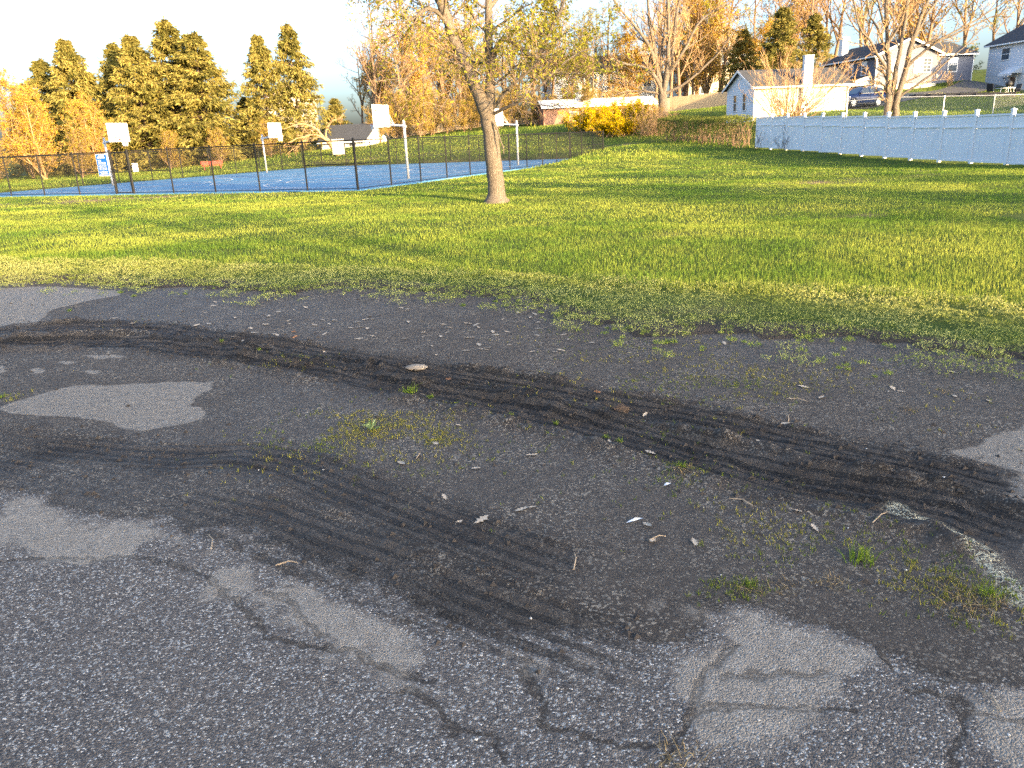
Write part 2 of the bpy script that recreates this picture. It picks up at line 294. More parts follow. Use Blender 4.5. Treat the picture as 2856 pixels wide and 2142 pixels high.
_ctrl = np.array([
    (0, 0, 0), (-12, 5, 0), (-30, 12, 0), (-60, 20, 0), (12, 2, 0), (25, 0, 0.1), (45, 0, .6), (-12, 18, 0.02), (0, 14, 0.03), (8, 12, 0.03), (0, 22, 0), (8, 22, -0.02), (15, 20, -0.05), (22, 20, 0.1),
    (-22, 28, 0.0), (-40, 35, 0), (-5.6, 29.5, 0), (-17, 34.5, 0.0), (-30, 41, 0), (1, 42, 0.02), (5, 36, 0.03), (10, 32, 0), (3.9, 48.4, 0.30), (5.4, 50.3, 0.46), (8.0, 54.3, 0.70), (10.4, 58, 0.80), (12, 60, 0.75), (11, 48, 0.35), (9, 41, 0.08),
    (19.1, 30.2, -0.10), (18.3, 36.1, 0.0), (17.5, 39.4, 0.10), (16.9, 43.4, 0.23), (16.1, 49.6, 0.40), (13.3, 66, 0.97), (14.6, 58, 0.72),
    (22, 40, 0.5), (26, 34, 0.4), (24, 50, 1.5), (19.8, 56, 1.7), (22, 62, 2.4), (28, 66, 2.62), (32, 71, 2.8), (31, 60, 2.2), (38, 50, 1.6), (37.6, 80, 4.5), (44, 81, 4.6), (49, 84, 5.0), (51, 85, 4.3), (52, 77, 3.5), (48, 70, 2.9), (44, 62, 2.5), (40, 70, 3.2), (60, 60, 3), (60, 90, 5.5), (40, 25, .8),
    (6.5, 75, 1.8), (9.7, 70, 1.3), (16, 80, 3.2), (26, 100, 4.2), (20, 105, 4.2), (8.5, 100, 3.1), (1, 100, 3.3), (-6.8, 85, 1.85), (-20, 80, 1.0), (-40, 75, -0.1), (-26, 72, 0.0), (8, 62, 0.5), (4, 68, 0.9), (-10, 73, 0.6), (-30, 60, 0), (-48, 60, -0.1), (-30, 95, 0.8), (-60, 95, 0),
    (0, 130, 4.5), (40, 140, 8), (-60, 140, 1), (90, 90, 7), (90, 20, 2), (-100, 60, 0), (120, 200, 12), (0, 260, 8), (-150, 250, 3), (0, -60, 0), (60, -50, 0.5), (-60, -50, 0),
], float)
_c2 = 5.0**2
def _phi(r2): return np.sqrt(r2+_c2)
_A = _phi(((_ctrl[:, None, :2]-_ctrl[None, :, :2])**2).sum(-1)); _n = len(_ctrl)
_M = np.zeros((_n+1, _n+1)); _M[:_n, :_n] = _A; _M[:_n, _n] = 1; _M[_n, :_n] = 1
_w = np.linalg.solve(_M+np.diag([1e-3]*_n+[0]), np.concatenate([_ctrl[:, 2], [0]]))
def court_sd(P):
    q = P-COURT_C; u = q @ CU; v = q @ CV
    return np.maximum(np.maximum(-u, u-COURT_U), np.maximum(-v, v-COURT_V))
def terrain_h(x, y):
    x = np.atleast_1d(np.asarray(x, float)); y = np.atleast_1d(np.asarray(y, float)); sh = x.shape
    P = np.stack([x.ravel(), y.ravel()], 1); out = np.empty(len(P))
    for i in range(0, len(P), 20000):
        q = P[i:i+20000]; out[i:i+20000] = _phi(((q[:, None, :]-_ctrl[None, :, :2])**2).sum(-1)) @ _w[:_n]+_w[_n]
    far = np.hypot(P[:, 0], P[:, 1]-40); out = np.clip(out, -0.6, 14)
    k = sstep(0.2, 1.5, court_sd(P)); out = out*k-0.01*(1-k)
    near = sstep(24, 34, P[:, 1]+0.0*far); base = 0.02*np.ones(len(P))
    flat = (1-near)*sstep(20, 14, np.abs(P[:, 0])); out = out*(1-flat)+base*flat
    rough = (fbm(P[:, 0]*0.35, P[:, 1]*0.35, 3)-0.5)*0.14+(fbm(P[:, 0]*1.5+7, P[:, 1]*1.5, 2)-0.5)*0.05
    out += rough*sstep(0.3, 2.5, court_sd(P))*sstep(0.3, 3.0, lawn_in(P[:, 0], P[:, 1]))
    out = np.maximum(out, -0.4)
    return out.reshape(sh)
def gz(x, y): return float(terrain_h(x, y)[0])

_le = [(-60, 30.0), (-20, 15.8), (-11, 12.4)] + [p for p in LAYOUT['lawn_edge']] + [(6, 3.4), (12, 0.3), (45, -14), (120, -45)]
_lx = np.array([p[0] for p in _le]); _ly = np.array([p[1] for p in _le])
_wb = [(-60, 31.5), (-20, 17.5), (-11, 13.6)] + [p for p in LAYOUT['weed_band']] + [(9, 4.6), (14, 2.0), (45, -12), (120, -43)]
_wx = np.array([p[0] for p in _wb]); _wy = np.array([p[1] for p in _wb])
def lawn_in(x, y): return (y-np.interp(x, _lx, _ly))*0.85
def band_in(x, y): return (y-np.interp(x, _wx, _wy))*0.85

def bare_field(x, y):
    """worn, thin spots of the lawn (soil and dead grass showing)"""
    P = np.stack([x, y], 1); b = np.zeros(len(x))
    for cx, cy, rx, ry, s in ((-15.5, 32.6, 3.2, .8, 1.2), (-17.5, 31.2, 3.0, 1.0, 1.1), (-12, 32.2, 2.5, .7, .7), (-8, 30.6, 2.2, .7, .5), (-20, 34.6, 3, .8, .6), (9.4, 23.6, 1.6, .55, .9), (8.1, 21.9, 1.3, .4, .9), (11.8, 24.6, 1.4, .5, .8), (13.6, 26.0, 1.6, .4, .6), (7.0, 14.5, .8, .25, .7), (2.6, 12.8, .7, .2, .5), (1.7, 7.2, .5, .3, .7), (10, 66, 4, .8, .7), (8, 63, 3, .8, .6), (-14, 72, 7, 1.6, .5), (-3, 70, 6, 1.5, .4)):
        b = np.maximum(b, s*np.exp(-(((x-cx)/rx)**2+((y-cy)/ry)**2)))
    edge = 0.8*np.exp(-np.clip(court_sd(P), 0, 9)/0.35)*(court_sd(P) > -0.5)
    n = fbm(x*1.3, y*1.3, 4)
    return np.clip(np.maximum(b, edge*0.9)*sstep(0.3, 0.62, n)*1.25, 0, 1)

def axis(parts):
    out = []
    for a, b, s in parts: out += list(np.arange(a, b, s))
    out.append(parts[-1][1]); return np.array(out)
def grid_mesh(name, X, Y, zf, attrs=None, smooth=True):
    gx, gy = np.meshgrid(X, Y); V = np.stack([gx.ravel(), gy.ravel(), zf(gx.ravel(), gy.ravel())], 1)
    nx, ny = len(X), len(Y); i = np.arange(nx*ny).reshape(ny, nx)
    F = np.stack([i[:-1, :-1].ravel(), i[:-1, 1:].ravel(), i[1:, 1:].ravel(), i[1:, :-1].ravel()], 1)
    return np_mesh(name, V, [F], {k: ('FLOAT', f(V[:, 0], V[:, 1])) for k, f in (attrs or {}).items()}, smooth)

def lawn_z(x, y):
    s = lawn_in(x, y); h = terrain_h(x, y)
    ed = sstep(3.0, 0.6, s); h = h*(1-ed)+0.022*ed
    return h-0.17*sstep(0.0, 0.12, -s)
t = NT('lawn_soil_and_turf'); p = t.pos()
n1 = t.noise(p, 0.9, 5, 0.6); n2 = t.noise(p, 9.0, 4, 0.7); n3 = t.noise(p, 45.0, 3, 0.7)
turf = t.mix(t.mapr(n1, 0.35, 0.65), (0.060, 0.105, 0.018), (0.105, 0.140, 0.026)); turf = t.mix(t.mapr(n2, 0.4, 0.75, 0, .6), turf, (0.14, 0.15, 0.045))
turf = t.mix(t.mapr(n3, 0.35, 0.7, 0.0, 0.6), turf, (0.035, 0.055, 0.012))
soil = t.mix(n2, (0.20, 0.13, 0.075), (0.34, 0.25, 0.15))
k = t.mix(t.attr('bare'), turf, soil)
k = t.mix(t.mapr(t.math('ADD', t.attr('rim'), t.math('MULTIPLY', t.math('SUBTRACT', n2, .5), .8)), .35, .65), k, (0.085, 0.070, 0.056))
LAWN = t.done(t.bsdf(k, 0.95, 0, t.bump(t.math('ADD', n3, n2), 0.9, 0.06), 0.1))
gxs = axis([(-420, -140, 40), (-140, -60, 8), (-60, -14, 1.0), (-14, 12, 0.26), (12, 60, 0.9), (60, 140, 8), (140, 460, 40)])
gys = axis([(-80, -10, 10), (-10, 3, 0.8), (3, 14, 0.26), (14, 35, 0.5), (35, 112, 1.0), (112, 200, 8), (200, 900, 70)])
tag(link('lawn', grid_mesh('lawn', gxs, gys, lawn_z, {'bare': bare_field, 'rim': lambda x, y: sstep(.9, .1, lawn_in(x, y))}), LAWN), 'grassy park ground of turf rising towards the back yards', 'ground', kind='structure')

# ---- old asphalt lot with silt, mud film, tyre ruts, cracks and a worn paint line
def rut(P, poly, hw, depth, ridge, tread, seed):
    d, s, sd = line_dist(P, poly); tt = d*sd
    n = fbm(s*2.2+seed, tt*3.0+seed, 4); nf = fbm(s*14+seed, tt*18, 3)
    core = np.exp(-(tt/hw)**4)
    h = -depth*core*(0.55+0.9*n)
    rg = np.exp(-((np.abs(tt+0.02*(n-.5))-hw*1.25)/(hw*0.42))**2)
    h += ridge*rg*(0.15+1.5*sstep(0.35, 0.75, n))*(0.5+nf)
    tot = sum(math.hypot(b[0]-a[0], b[1]-a[1]) for a, b in zip(poly[:-1], poly[1:])); ends = sstep(0.0, .35, s)*sstep(tot, tot-.35, s)
    env = np.exp(-(tt/(hw*1.15))**6)*ends
    ribs = np.cos(2*np.pi*(tt+.012*(n-.5))/(hw*0.40)); h += tread*env*ribs*.35
    wide = np.exp(-(tt/(hw*1.7))**4); h += (ridge*1.1)*(fbm(tt*17+seed, s*1.1, 3)-.5)*wide+ridge*.75*(fbm(tt*30+seed, s*9, 3)-.5)*wide
    return h*ends, np.maximum(core, rg*0.8)*ends, d, env, tt, s
def pavement_fields(x, y):
    P = np.stack([x, y], 1); N = len(x)
    wob = np.stack([fbm(x*1.7, y*1.7, 4)-.5, fbm(x*1.7+31, y*1.7+11, 4)-.5], 1)*0.42+np.stack([fbm(x*9, y*9, 2)-.5, fbm(x*9+3, y*9+5, 2)-.5], 1)*0.09
    Pw = P+wob
    me = [(-60, 6.0), (-8, 4.2)]+LAYOUT['mud_edge']+[(1.9, 2.0), (6, 0.5), (60, -20)]
    msd = (Pw[:, 1]-np.interp(Pw[:, 0], [q[0] for q in sorted(me)], [q[1] for q in sorted(me)]))
    mud = sstep(-0.12, 0.28, msd)
    silt = np.zeros(N)
    for i, poly in enumerate(LAYOUT['silt']):
        s = poly_sd(P+wob*(0.45 if i < 8 else 0.65), poly); soft = 0.05 if i < 8 else 0.13
        silt = np.maximum(silt, sstep(soft*0.8, -soft, s)*(1.0 if i < 8 else .55+.6*fbm(x*5, y*5, 3)))
    dust = np.exp(-((msd+.22)/.26)**2)*sstep(.34, .52, fbm(x*2.6+4, y*2.6, 4))*sstep(5.0, 3.6, y); silt = np.maximum(silt, dust*.95)
    h = (fbm(x*0.6, y*0.6, 3)-0.5)*0.035+(fbm(x*3, y*3, 3)-.5)*0.006
    churn = np.zeros(N); groove = np.zeros(N); lat = np.zeros(N); arcl = np.zeros(N); nd = np.full(N, 9.0)
    for key, hw, dep, rdg, trd, sd in (('rut_main', 0.20, 0.030, 0.034, 0.012, 3), ('rut_upper', 0.17, 0.022, 0.030, 0.012, 13), ('rut_near', 0.17, 0.007, 0.015, 0.010, 23), ('rut_low', 0.17, 0.005, 0.012, 0.009, 33)):
        a, c, d, gv, tt, ss = rut(P+wob*0.05, LAYOUT[key], hw, dep, rdg, trd, sd)
        k = 1.0 if key in ('rut_main', 'rut_upper') else sstep(0.30, 0.60, fbm(x*1.1+sd, y*1.1, 2))*0.8+0.2
        h += a*k; groove = np.maximum(groove, gv*(1.0 if key in ('rut_main', 'rut_upper') else .30+.45*sstep(.38, .62, fbm(x*1.3+sd, y*1.3, 2)))); near = d < nd; nd[near] = d[near]; lat[near] = tt[near]; arcl[near] = ss[near]+sd; churn = np.maximum(churn, c*k*(1.0 if key in ('rut_main', 'rut_upper') else .75))
    # thrown and crumbled mud beside the ruts
    halo = np.zeros(N)
    for key in ('rut_main', 'rut_upper'):
        d, _, _ = line_dist(P, LAYOUT[key]); halo = np.maximum(halo, np.exp(-(d/0.36)**2))
    clod = sstep(0.52, 0.80, fbm(x*11, y*11, 3))
    h += clod*0.013*np.maximum(halo*0.9, churn*halo)*sstep(0.35, .6, fbm(x*1.6+9, y*1.6, 2))
    h += (fbm(x*30, y*30, 2)-.5)*0.010*np.maximum(churn*.6, halo*.6)
    mud = np.maximum(mud, churn*0.9)
    silt = silt*(1-np.clip(churn*1.4, 0, 1))
    cr = np.full(N, 9.0); jag = np.stack([fbm(x*22, y*22, 2)-.5, fbm(x*22+7, y*22+3, 2)-.5], 1)*0.055
    for c in LAYOUT['cracks']:
        d, s, _ = line_dist(P+wob*0.30+jag, c); w = 0.35+1.1*fbm(s*3.5+len(c), s*0+3.1, 3)
        cr = np.minimum(cr, d/w)
    h -= 0.004*np.exp(-(cr/0.015)**2)
    d, s, _ = line_dist(P+wob*0.10, LAYOUT['paint']); paint = sstep(0.075, 0.03, d)
    nl = sstep(0.15, -0.25, lawn_in(x, y)); h = h*nl-0.25*sstep(.45, .8, lawn_in(x, y))
    sheen = sstep(0.35, .65, fbm(x*0.5+3, y*0.5, 3))
    return h, dict(mud=np.clip(mud, 0, 1), silt=np.clip(silt, 0, 1), churn=np.clip(churn, 0, 1), groove=np.clip(groove, 0, 1), lat=np.clip(lat, -.6, .6), arcl=arcl, crack=cr, paint=paint, halo=halo, damp=sheen)
NR, NC = 560, 640
Y0_, Y1_ = 1.1, 12.0
ys = Y0_*(Y1_/Y0_)**(np.arange(NR)/(NR-1)); ts = np.linspace(-1, 1, NC)
PX = (ts[None, :]*(0.74*ys[:, None]+1.3)).ravel(); PY = np.repeat(ys, NC)
ph, pf = pavement_fields(PX, PY)
ii = np.arange(NR*NC).reshape(NR, NC)
pfaces = np.stack([ii[:-1, :-1].ravel(), ii[:-1, 1:].ravel(), ii[1:, 1:].ravel(), ii[1:, :-1].ravel()], 1)
pme = np_mesh('parking_lot', np.stack([PX, PY, ph], 1), [pfaces], {k: ('FLOAT', v) for k, v in pf.items()}, True)
_ph_grid = ph.reshape(NR, NC)
def pave_z(x, y):
    r = math.log(max(y, Y0_)/Y0_)/math.log(Y1_/Y0_)*(NR-1); c = (x/(0.74*y+1.3)+1)/2*(NC-1)
    r = min(max(int(round(r)), 0), NR-1); c = min(max(int(round(c)), 0), NC-1); return float(_ph_grid[r, c])

t = NT('old_asphalt_with_mud'); p = t.pos()
p2 = t.scale(p, (1, 1, 0.6))
vc = t.vor(p2, 160.0, 'F1', None); cellr = t.n('ShaderNodeSeparateColor'); t.t.links.new(vc.outputs['Color'], cellr.inputs[0])
vb = t.vor(p2, 100.0, 'F1', None); cellb = t.n('ShaderNodeSeparateColor'); t.t.links.new(vb.outputs['Color'], cellb.inputs[0])
fine = t.noise(p, 260.0, 3, 0.7); mid = t.noise(p, 14.0, 5, 0.65); big = t.noise(p, 1.3, 4, 0.6)
agg = t.ramp(cellr.outputs[0], [(0.0, (0.055, 0.049, 0.046)), (0.30, (0.110, 0.098, 0.089)), (0.55, (0.160, 0.142, 0.127)), (0.72, (0.190, 0.152, 0.120)), (0.83, (0.24, 0.210, 0.180)), (0.91, (0.40, 0.365, 0.32)), (1.0, (0.75, 0.71, 0.64))])
agg = t.mix(t.mapr(cellb.outputs[1], 0.955, 0.965), agg, (0.42, 0.40, 0.36))
agg = t.mix(t.mapr(t.vor(p2, 160.0, 'DISTANCE_TO_EDGE'), 0.0, 0.12, 0.45, 0.0), agg, (0.060, 0.054, 0.050))
agg = t.mix(t.mapr(mid, 0.62, 0.38, 0.0, 0.15), agg, (0.09, 0.08, 0.072))
agg = t.mix(t.mapr(big, 0.35, 0.7, 0.0, 0.35), agg, t.mix(0.5, agg, (0.20, 0.17, 0.14)))
mudc = t.ramp(mid, [(0.25, (0.064, 0.052, 0.042)), (0.55, (0.098, 0.081, 0.066)), (0.8, (0.145, 0.121, 0.098))])
mudc = t.mix(t.math('MULTIPLY', t.attr('churn'), t.mapr(t.noise(p, 2.2, 4), 0.4, .7)), mudc, (0.040, 0.028, 0.020))
mudc = t.mix(t.math('MULTIPLY', t.attr('churn'), 0.25), mudc, (0.030, 0.026, 0.022))
cv = t.n('ShaderNodeCombineXYZ'); t.set(cv.inputs[0], t.math('MULTIPLY', t.attr('lat'), 26.0)); t.set(cv.inputs[1], t.math('MULTIPLY', t.attr('arcl'), 1.1))
streak = t.noise(cv.outputs[0], 1.0, 4, 0.62)
cv2 = t.n('ShaderNodeCombineXYZ'); t.set(cv2.inputs[0], t.math('MULTIPLY', t.attr('lat'), 60.0)); t.set(cv2.inputs[1], t.math('MULTIPLY', t.attr('arcl'), 14.0))
lugs = t.noise(cv2.outputs[0], 1.0, 3, 0.6)
ribs = t.math('ADD', t.math('MULTIPLY', t.math('SINE', t.math('ADD', t.math('MULTIPLY', t.attr('lat'), 78.0), t.math('MULTIPLY', streak, 3.0))), 0.5), 0.5)
prn = t.math('MULTIPLY', t.attr('groove'), t.mapr(t.math('ADD', t.math('ADD', t.math('MULTIPLY', ribs, 1.15), t.math('MULTIPLY', streak, 1.7)), t.math('MULTIPLY', lugs, .55)), 1.72, 1.95))
mudc = t.mix(t.math('MULTIPLY', prn, 0.92), mudc, (0.011, 0.010, 0.009))
mudc = t.mix(t.math('MULTIPLY', t.attr('groove'), 0.12), mudc, (0.026, 0.023, 0.020))
calm = t.mapr(t.attr('groove'), .2, .8, 1.0, .25)
grit = t.math('MULTIPLY', t.mapr(cellb.outputs[0], 0.86, 0.88), calm); mudc = t.mix(t.math('MULTIPLY', grit, t.mapr(t.noise(p, 2.4, 4), 0.40, .60, 0.1, 0.95)), mudc, (0.33, 0.285, 0.225))
grit2 = t.math('MULTIPLY', t.mapr(cellr.outputs[1], 0.93, 0.95), calm); mudc = t.mix(t.math('MULTIPLY', grit2, 0.7), mudc, (0.34, 0.30, 0.24))
siltc = t.ramp(mid, [(0.3, (0.25, 0.212, 0.170)), (0.7, (0.36, 0.31, 0.25))])
siltc = t.mix(t.mapr(cellr.outputs[2], 0.84, 0.90, 0, .6), siltc, (0.11, 0.10, 0.09)); siltc = t.mix(t.mapr(cellr.outputs[1], 0.90, 0.93, 0, .8), siltc, (0.42, 0.40, 0.36))
# coverage with a ragged, grainy margin
rag = t.math('ADD', t.math('MULTIPLY', t.math('SUBTRACT', mid, 0.5), 0.9), t.math('MULTIPLY', t.math('SUBTRACT', fine, 0.5), 0.7))
mudm = t.mapr(t.math('ADD', t.attr('mud'), rag), 0.42, 0.66, 0.0, 0.94)
mudm = t.math('MAXIMUM', mudm, t.mapr(t.math('SUBTRACT', t.attr('crack'), t.math('MULTIPLY', rag, 0.035)), 0.004, 0.016, 0.88, 0.0))
mudm = t.math('MAXIMUM', mudm, t.math('MULTIPLY', prn, 0.9))
k = t.mix(mudm, agg, mudc)
siltm = t.math('MULTIPLY', t.mapr(t.math('ADD', t.attr('silt'), t.math('MULTIPLY', rag, 0.75)), 0.36, 0.66, 0.0, 0.90), t.math('SUBTRACT', 1.0, t.math('MULTIPLY', prn, .8)))
k = t.mix(siltm, k, siltc)
paintm = t.math('MULTIPLY', t.attr('paint'), t.mapr(t.math('ADD', t.math('MULTIPLY', cellr.outputs[2], 0.5), t.noise(p, 18, 4)), 0.72, 0.88))
k = t.mix(paintm, k, (0.58, 0.55, 0.40))
hgt = t.math('ADD', t.math('MULTIPLY', t.math('SUBTRACT', 1.0, t.vor(p2, 160.0)), t.mapr(mudm, 0, 1, 0.6, 0.25)), t.math('MULTIPLY', t.math('ADD', t.math('MULTIPLY', mid, 1.6), fine), t.mapr(mudm, 0, 1, 0.25, 1.0)))
hgt = t.math('SUBTRACT', hgt, t.math('MULTIPLY', prn, 1.6))
rough = t.mapr(t.math('MULTIPLY', mudm, t.attr('damp')), 0, 1, 0.88, 0.66)
PAVE = t.done(t.bsdf(k, rough, 0, t.bump(hgt, 1.0, 0.014), 0.18))
tag(link('parking_lot', pme, PAVE), 'old cracked asphalt lot smeared with mud and tyre ruts', 'pavement', kind='structure')
t = NT('plain_old_asphalt'); p = t.pos(); 
PAVE2 = t.done(t.bsdf(t.ramp(t.noise(p, 60, 4, .7), [(0.3, 0.07), (0.6, 0.13), (0.75, 0.22)]), 0.85))
tag(link('road', grid_mesh('road', axis([(-90, 90, 5)]), axis([(-80, 0, 5), (0, 14, 2)]), lambda x, y: np.full(len(x), -0.12)), PAVE2), 'grey asphalt stretching away beyond the muddy lot', 'road', kind='structure')

# ---- the blue court
t = NT('blue_court_coating'); p = t.pos(); n = t.noise(p, 0.5, 4); n2 = t.noise(p, 12, 3)
k = t.mix(t.mapr(n, .35, .65), (0.050, 0.180, 0.330), (0.085, 0.235, 0.390)); k = t.mix(t.mapr(n2, .5, .8, 0, .35), k, (0.09, 0.20, 0.36))
COURT = t.done(t.bsdf(k, 0.62, 0, t.bump(t.noise(p, 90, 3), .3, .01), 0.35))
WHITE_LINE = plain('white_court_paint', (0.72, 0.73, 0.72), 0.7, var=.08)
CM = Matrix(((CV[0], CU[0], 0, COURT_C[0]), (CV[1], CU[1], 0, COURT_C[1]), (0, 0, 1, 0), (0, 0, 0, 1)))   # local x = v, local y = u
court = MB().box(-0.15, COURT_V+.15, -0.15, COURT_U+.15, -0.20, 0.035, CM).build('basketball_court', COURT)
tag(court, 'blue coated double basketball court with white lines', 'court', kind='structure')
def court_line(pts, w=0.10, z=0.040):
    m = MB(); pts = [Vector((a, b, 0)) for a, b in pts]
    L = []; 
    for i, q in enumerate(pts):
        tg = (pts[min(i+1, len(pts)-1)]-pts[max(i-1, 0)]).normalized(); nn = Vector((-tg.y, tg.x, 0))*w/2
        L.append((q+nn, q-nn))
    for (a, b), (c, d) in zip(L[:-1], L[1:]): m.quad((a.x, a.y, z), (b.x, b.y, z), (d.x, d.y, z), (c.x, c.y, z), CM)
    me = m.mesh('painted_line'); return link('painted_line', me, WHITE_LINE, court)
HV = (2.35, 22.55); HU = (7.56, 20.8)
def arc(cx, cy, r, a0, a1, n=28): return [(cx+r*math.cos(R(a0+(a1-a0)*i/n)), cy+r*math.sin(R(a0+(a1-a0)*i/n))) for i in range(n+1)]
for hu in HU:
    v0, v1 = HV[0]-0.15, HV[1]+.15; hw = 6.0
    court_line([(v0, hu-hw), (v1, hu-hw)]); court_line([(v0, hu+hw), (v1, hu+hw)]); court_line([(v0, hu-hw), (v0, hu+hw)]); court_line([(v1, hu-hw), (v1, hu+hw)])
    vm = (v0+v1)/2; court_line([(vm, hu-hw), (vm, hu+hw)]); court_line(arc(vm, hu, 1.8, 0, 360, 40))
    for vv, sg in ((v0, 1), (v1, -1)):
        court_line([(vv, hu-1.8), (vv+sg*5.2, hu-1.8)], z=.041); court_line([(vv, hu+1.8), (vv+sg*5.2, hu+1.8)], z=.041); court_line([(vv+sg*5.2, hu-1.8), (vv+sg*5.2, hu+1.8)], z=.042)
        a0 = -90 if sg > 0 else 90
        court_line(arc(vv+sg*5.2, hu, 1.8, a0, a0+180), z=.043); court_line(arc(vv+sg*1.6, hu, 5.6, a0, a0+180, 40), z=.044)

# ------------------------------------------------------------------ materials for built things
BLACK_METAL = plain('black_vinyl_coated_steel', (0.014, 0.0145, 0.015), 0.6, 0.0, spec=0.2)
BLACK_WIRE = plain('black_chain_wire', (0.016, 0.017, 0.017), 0.7, spec=0.15)
GALV = plain('galvanised_steel', (0.50, 0.51, 0.52), 0.42, 0.55, .10, 14, dirt=((0.25, 0.22, 0.18), .35))
GALV_WIRE = plain('galvanised_wire', (0.42, 0.42, 0.41), 0.5, 0.4)
BOARD_WHITE = plain('aluminium_backboard_white', (0.78, 0.76, 0.70), 0.5, var=.05, dirt=((0.45, 0.40, 0.33), .35))
RED_PAINT = plain('red_paint', (0.45, 0.045, 0.030), 0.5)
NET_WHITE = plain('net_cord', (0.75, 0.74, 0.70), 0.8)
VINYL = plain('white_vinyl', (0.78, 0.79, 0.80), 0.42, var=.03, scale=1.5, spec=.4, dirt=((0.52, 0.53, 0.50), .22))
VINYL_TRIM = plain('white_trim_paint', (0.76, 0.76, 0.75), 0.5, var=.04, dirt=((0.5, 0.48, 0.44), .25))
STUCCO = plain('cream_painted_block', (0.60, 0.53, 0.42), 0.85, var=.10, scale=2.0, dirt=((0.45, 0.41, 0.34), .45), bump=.3)
WHITE_WALL = plain('white_painted_wall', (0.74, 0.74, 0.73), 0.8, var=.06, scale=2.0, dirt=((0.5, 0.5, 0.48), .3), bump=.2)
BLUE_SIDING = plain('grey_blue_siding', (0.105, 0.118, 0.160), 0.6, var=.08)
PALE_SIDING = plain('pale_blue_white_siding', (0.66, 0.69, 0.73), 0.55, var=.04)
GREY_ROOF = plain('dark_shingle', (0.050, 0.055, 0.065), 0.9, var=.35, scale=14, bump=.6)
TAN_WALL = plain('tan_far_wall', (0.50, 0.42, 0.32), 0.8)
BRICK = plain('brick_far_wall', (0.32, 0.17, 0.11), 0.85, var=.3, scale=10)
STEP_DARK = plain('dark_retaining_timber', (0.06, 0.052, 0.046), 0.9, var=.3)
DRIVE = plain('driveway_asphalt', (0.075, 0.075, 0.080), 0.9, var=.25, scale=20)
DARK_PLASTIC = plain('dark_plastic', (0.025, 0.027, 0.030), 0.5)
CANVAS = plain('beige_sling_fabric', (0.50, 0.46, 0.38), 0.8)
def glass(name, c=(0.05, 0.06, 0.07), rough=0.06):
    t = NT(name); return t.done(t.bsdf(t.mix(t.noise(t.coord(), 1.5), c, tuple(x*2.2 for x in c)), rough, 0, None, 0.8))
GLASS = glass('window_glass'); CAR_GLASS = glass('car_glass', (0.02, 0.028, 0.035), 0.04)
t = NT('weathered_cedar'); p = t.coord(); k = t.mix(t.noise(t.scale(p, (8, 8, .8)), 3, 5, .6), (0.26, 0.19, 0.115), (0.44, 0.35, 0.235))
WOOD = t.done(t.bsdf(k, 0.85, 0, None, .2))

# ------------------------------------------------------------------ chain-link fence round the court
FENCE_H = 1.83
def wires(m, L, H, pitch=0.075, r=0.0030, x0=0.0):
    """diamond wire fabric in the local xz plane, real crossing wires (three-sided)"""
    n = int((L+H)/pitch)
    for sgn in (1, -1):
        for i in range(n+1):
            a = i*pitch-H
            xa, za, xb, zb = a, 0.0, a+H, H
            if xa < 0: za = -xa; xa = 0.0
            if xb > L: zb = H-(xb-L); xb = L
            if zb-za < 0.02: continue
            if sgn < 0: xa, xb = L-xa, L-xb
            y = 0.003*sgn; o = r*0.9
            m.add([(xa+x0-o, y, za+.04), (xa+x0+o, y-o, za+.04), (xa+x0+o, y+o, za+.04), (xb+x0-o, y, zb+.04), (xb+x0+o, y-o, zb+.04), (xb+x0+o, y+o, zb+.04)], [(0, 1, 4, 3), (1, 2, 5, 4), (2, 0, 3, 5)])
def to_frame(a, b):
    """matrix whose local x runs a->b on the ground"""
    a = Vector(a); b = Vector(b); d = (b-a); d.z = 0; d.normalize()
    return Matrix(((d.x, -d.y, 0, a.x), (d.y, d.x, 0, a.y), (0, 0, 1, a.z), (0, 0, 0, 1)))
def fence_run(root, a, b, npan, midrail=(), skip=(), z=0.03, H=FENCE_H, pr=0.036, first=True, last=True, matp=None, matw=None, pitch=0.075, wr=0.0030):
    matp = matp or BLACK_METAL; matw = matw or BLACK_WIRE
    a = Vector(a); b = Vector(b); L = (b-a).length; M = to_frame((a.x, a.y, z), b); st = L/npan
    inv = root.matrix_basis.inverted()
    def put(m, nm, mt): 
        o = m.build(nm, mt, root, smooth=False); o.data.transform(inv @ M); return o
    for i in range(npan+1):
        if (i == 0 and not first) or (i == npan and not last): continue
        big = i in (0, npan); r = pr*(1.35 if big else 0.9)
        put(MB().tube([(i*st, 0, -0.3), (i*st, 0, H+(.06 if big else .02))], r, 8).tube([(i*st, 0, H+(.06 if big else .02)), (i*st, 0, H+.09)], [r*1.1, r*.3], 8), 'post', matp)
    for i in range(npan):
        if i in skip: continue
        put(MB().tube([(i*st, 0, H), ((i+1)*st, 0, H)], 0.024, 6), 'top_rail', matp)
        put(MB().tube([(i*st, 0, .055), ((i+1)*st, 0, .055)], 0.012, 4), 'bottom_wire', matp)
        if i in midrail: put(MB().tube([(i*st, 0, H*.53), ((i+1)*st, 0, H*.53)], 0.022, 6), 'mid_rail', matp)
        m = MB(); wires(m, st-.05, H-.07, pitch=pitch, r=wr, x0=i*st+.025); put(m, 'wire_mesh', matw)
cf = empty('chain_link_fence', court_pt(0, 0, 0.03))
tag(cf, 'black chain-link fence with black posts enclosing the blue court', 'fence')
bpy.context.view_layer.update()
NV = (0.0, 12.05)                        # near run right of the gate, then gate, then on to the corner
fence_run(cf, court_pt(0, 0), court_pt(0, 12.02), 5, midrail=(0, 4))
fence_run(cf, court_pt(0, 13.12), court_pt(0, COURT_V), 5, midrail=(0, 4), first=True)
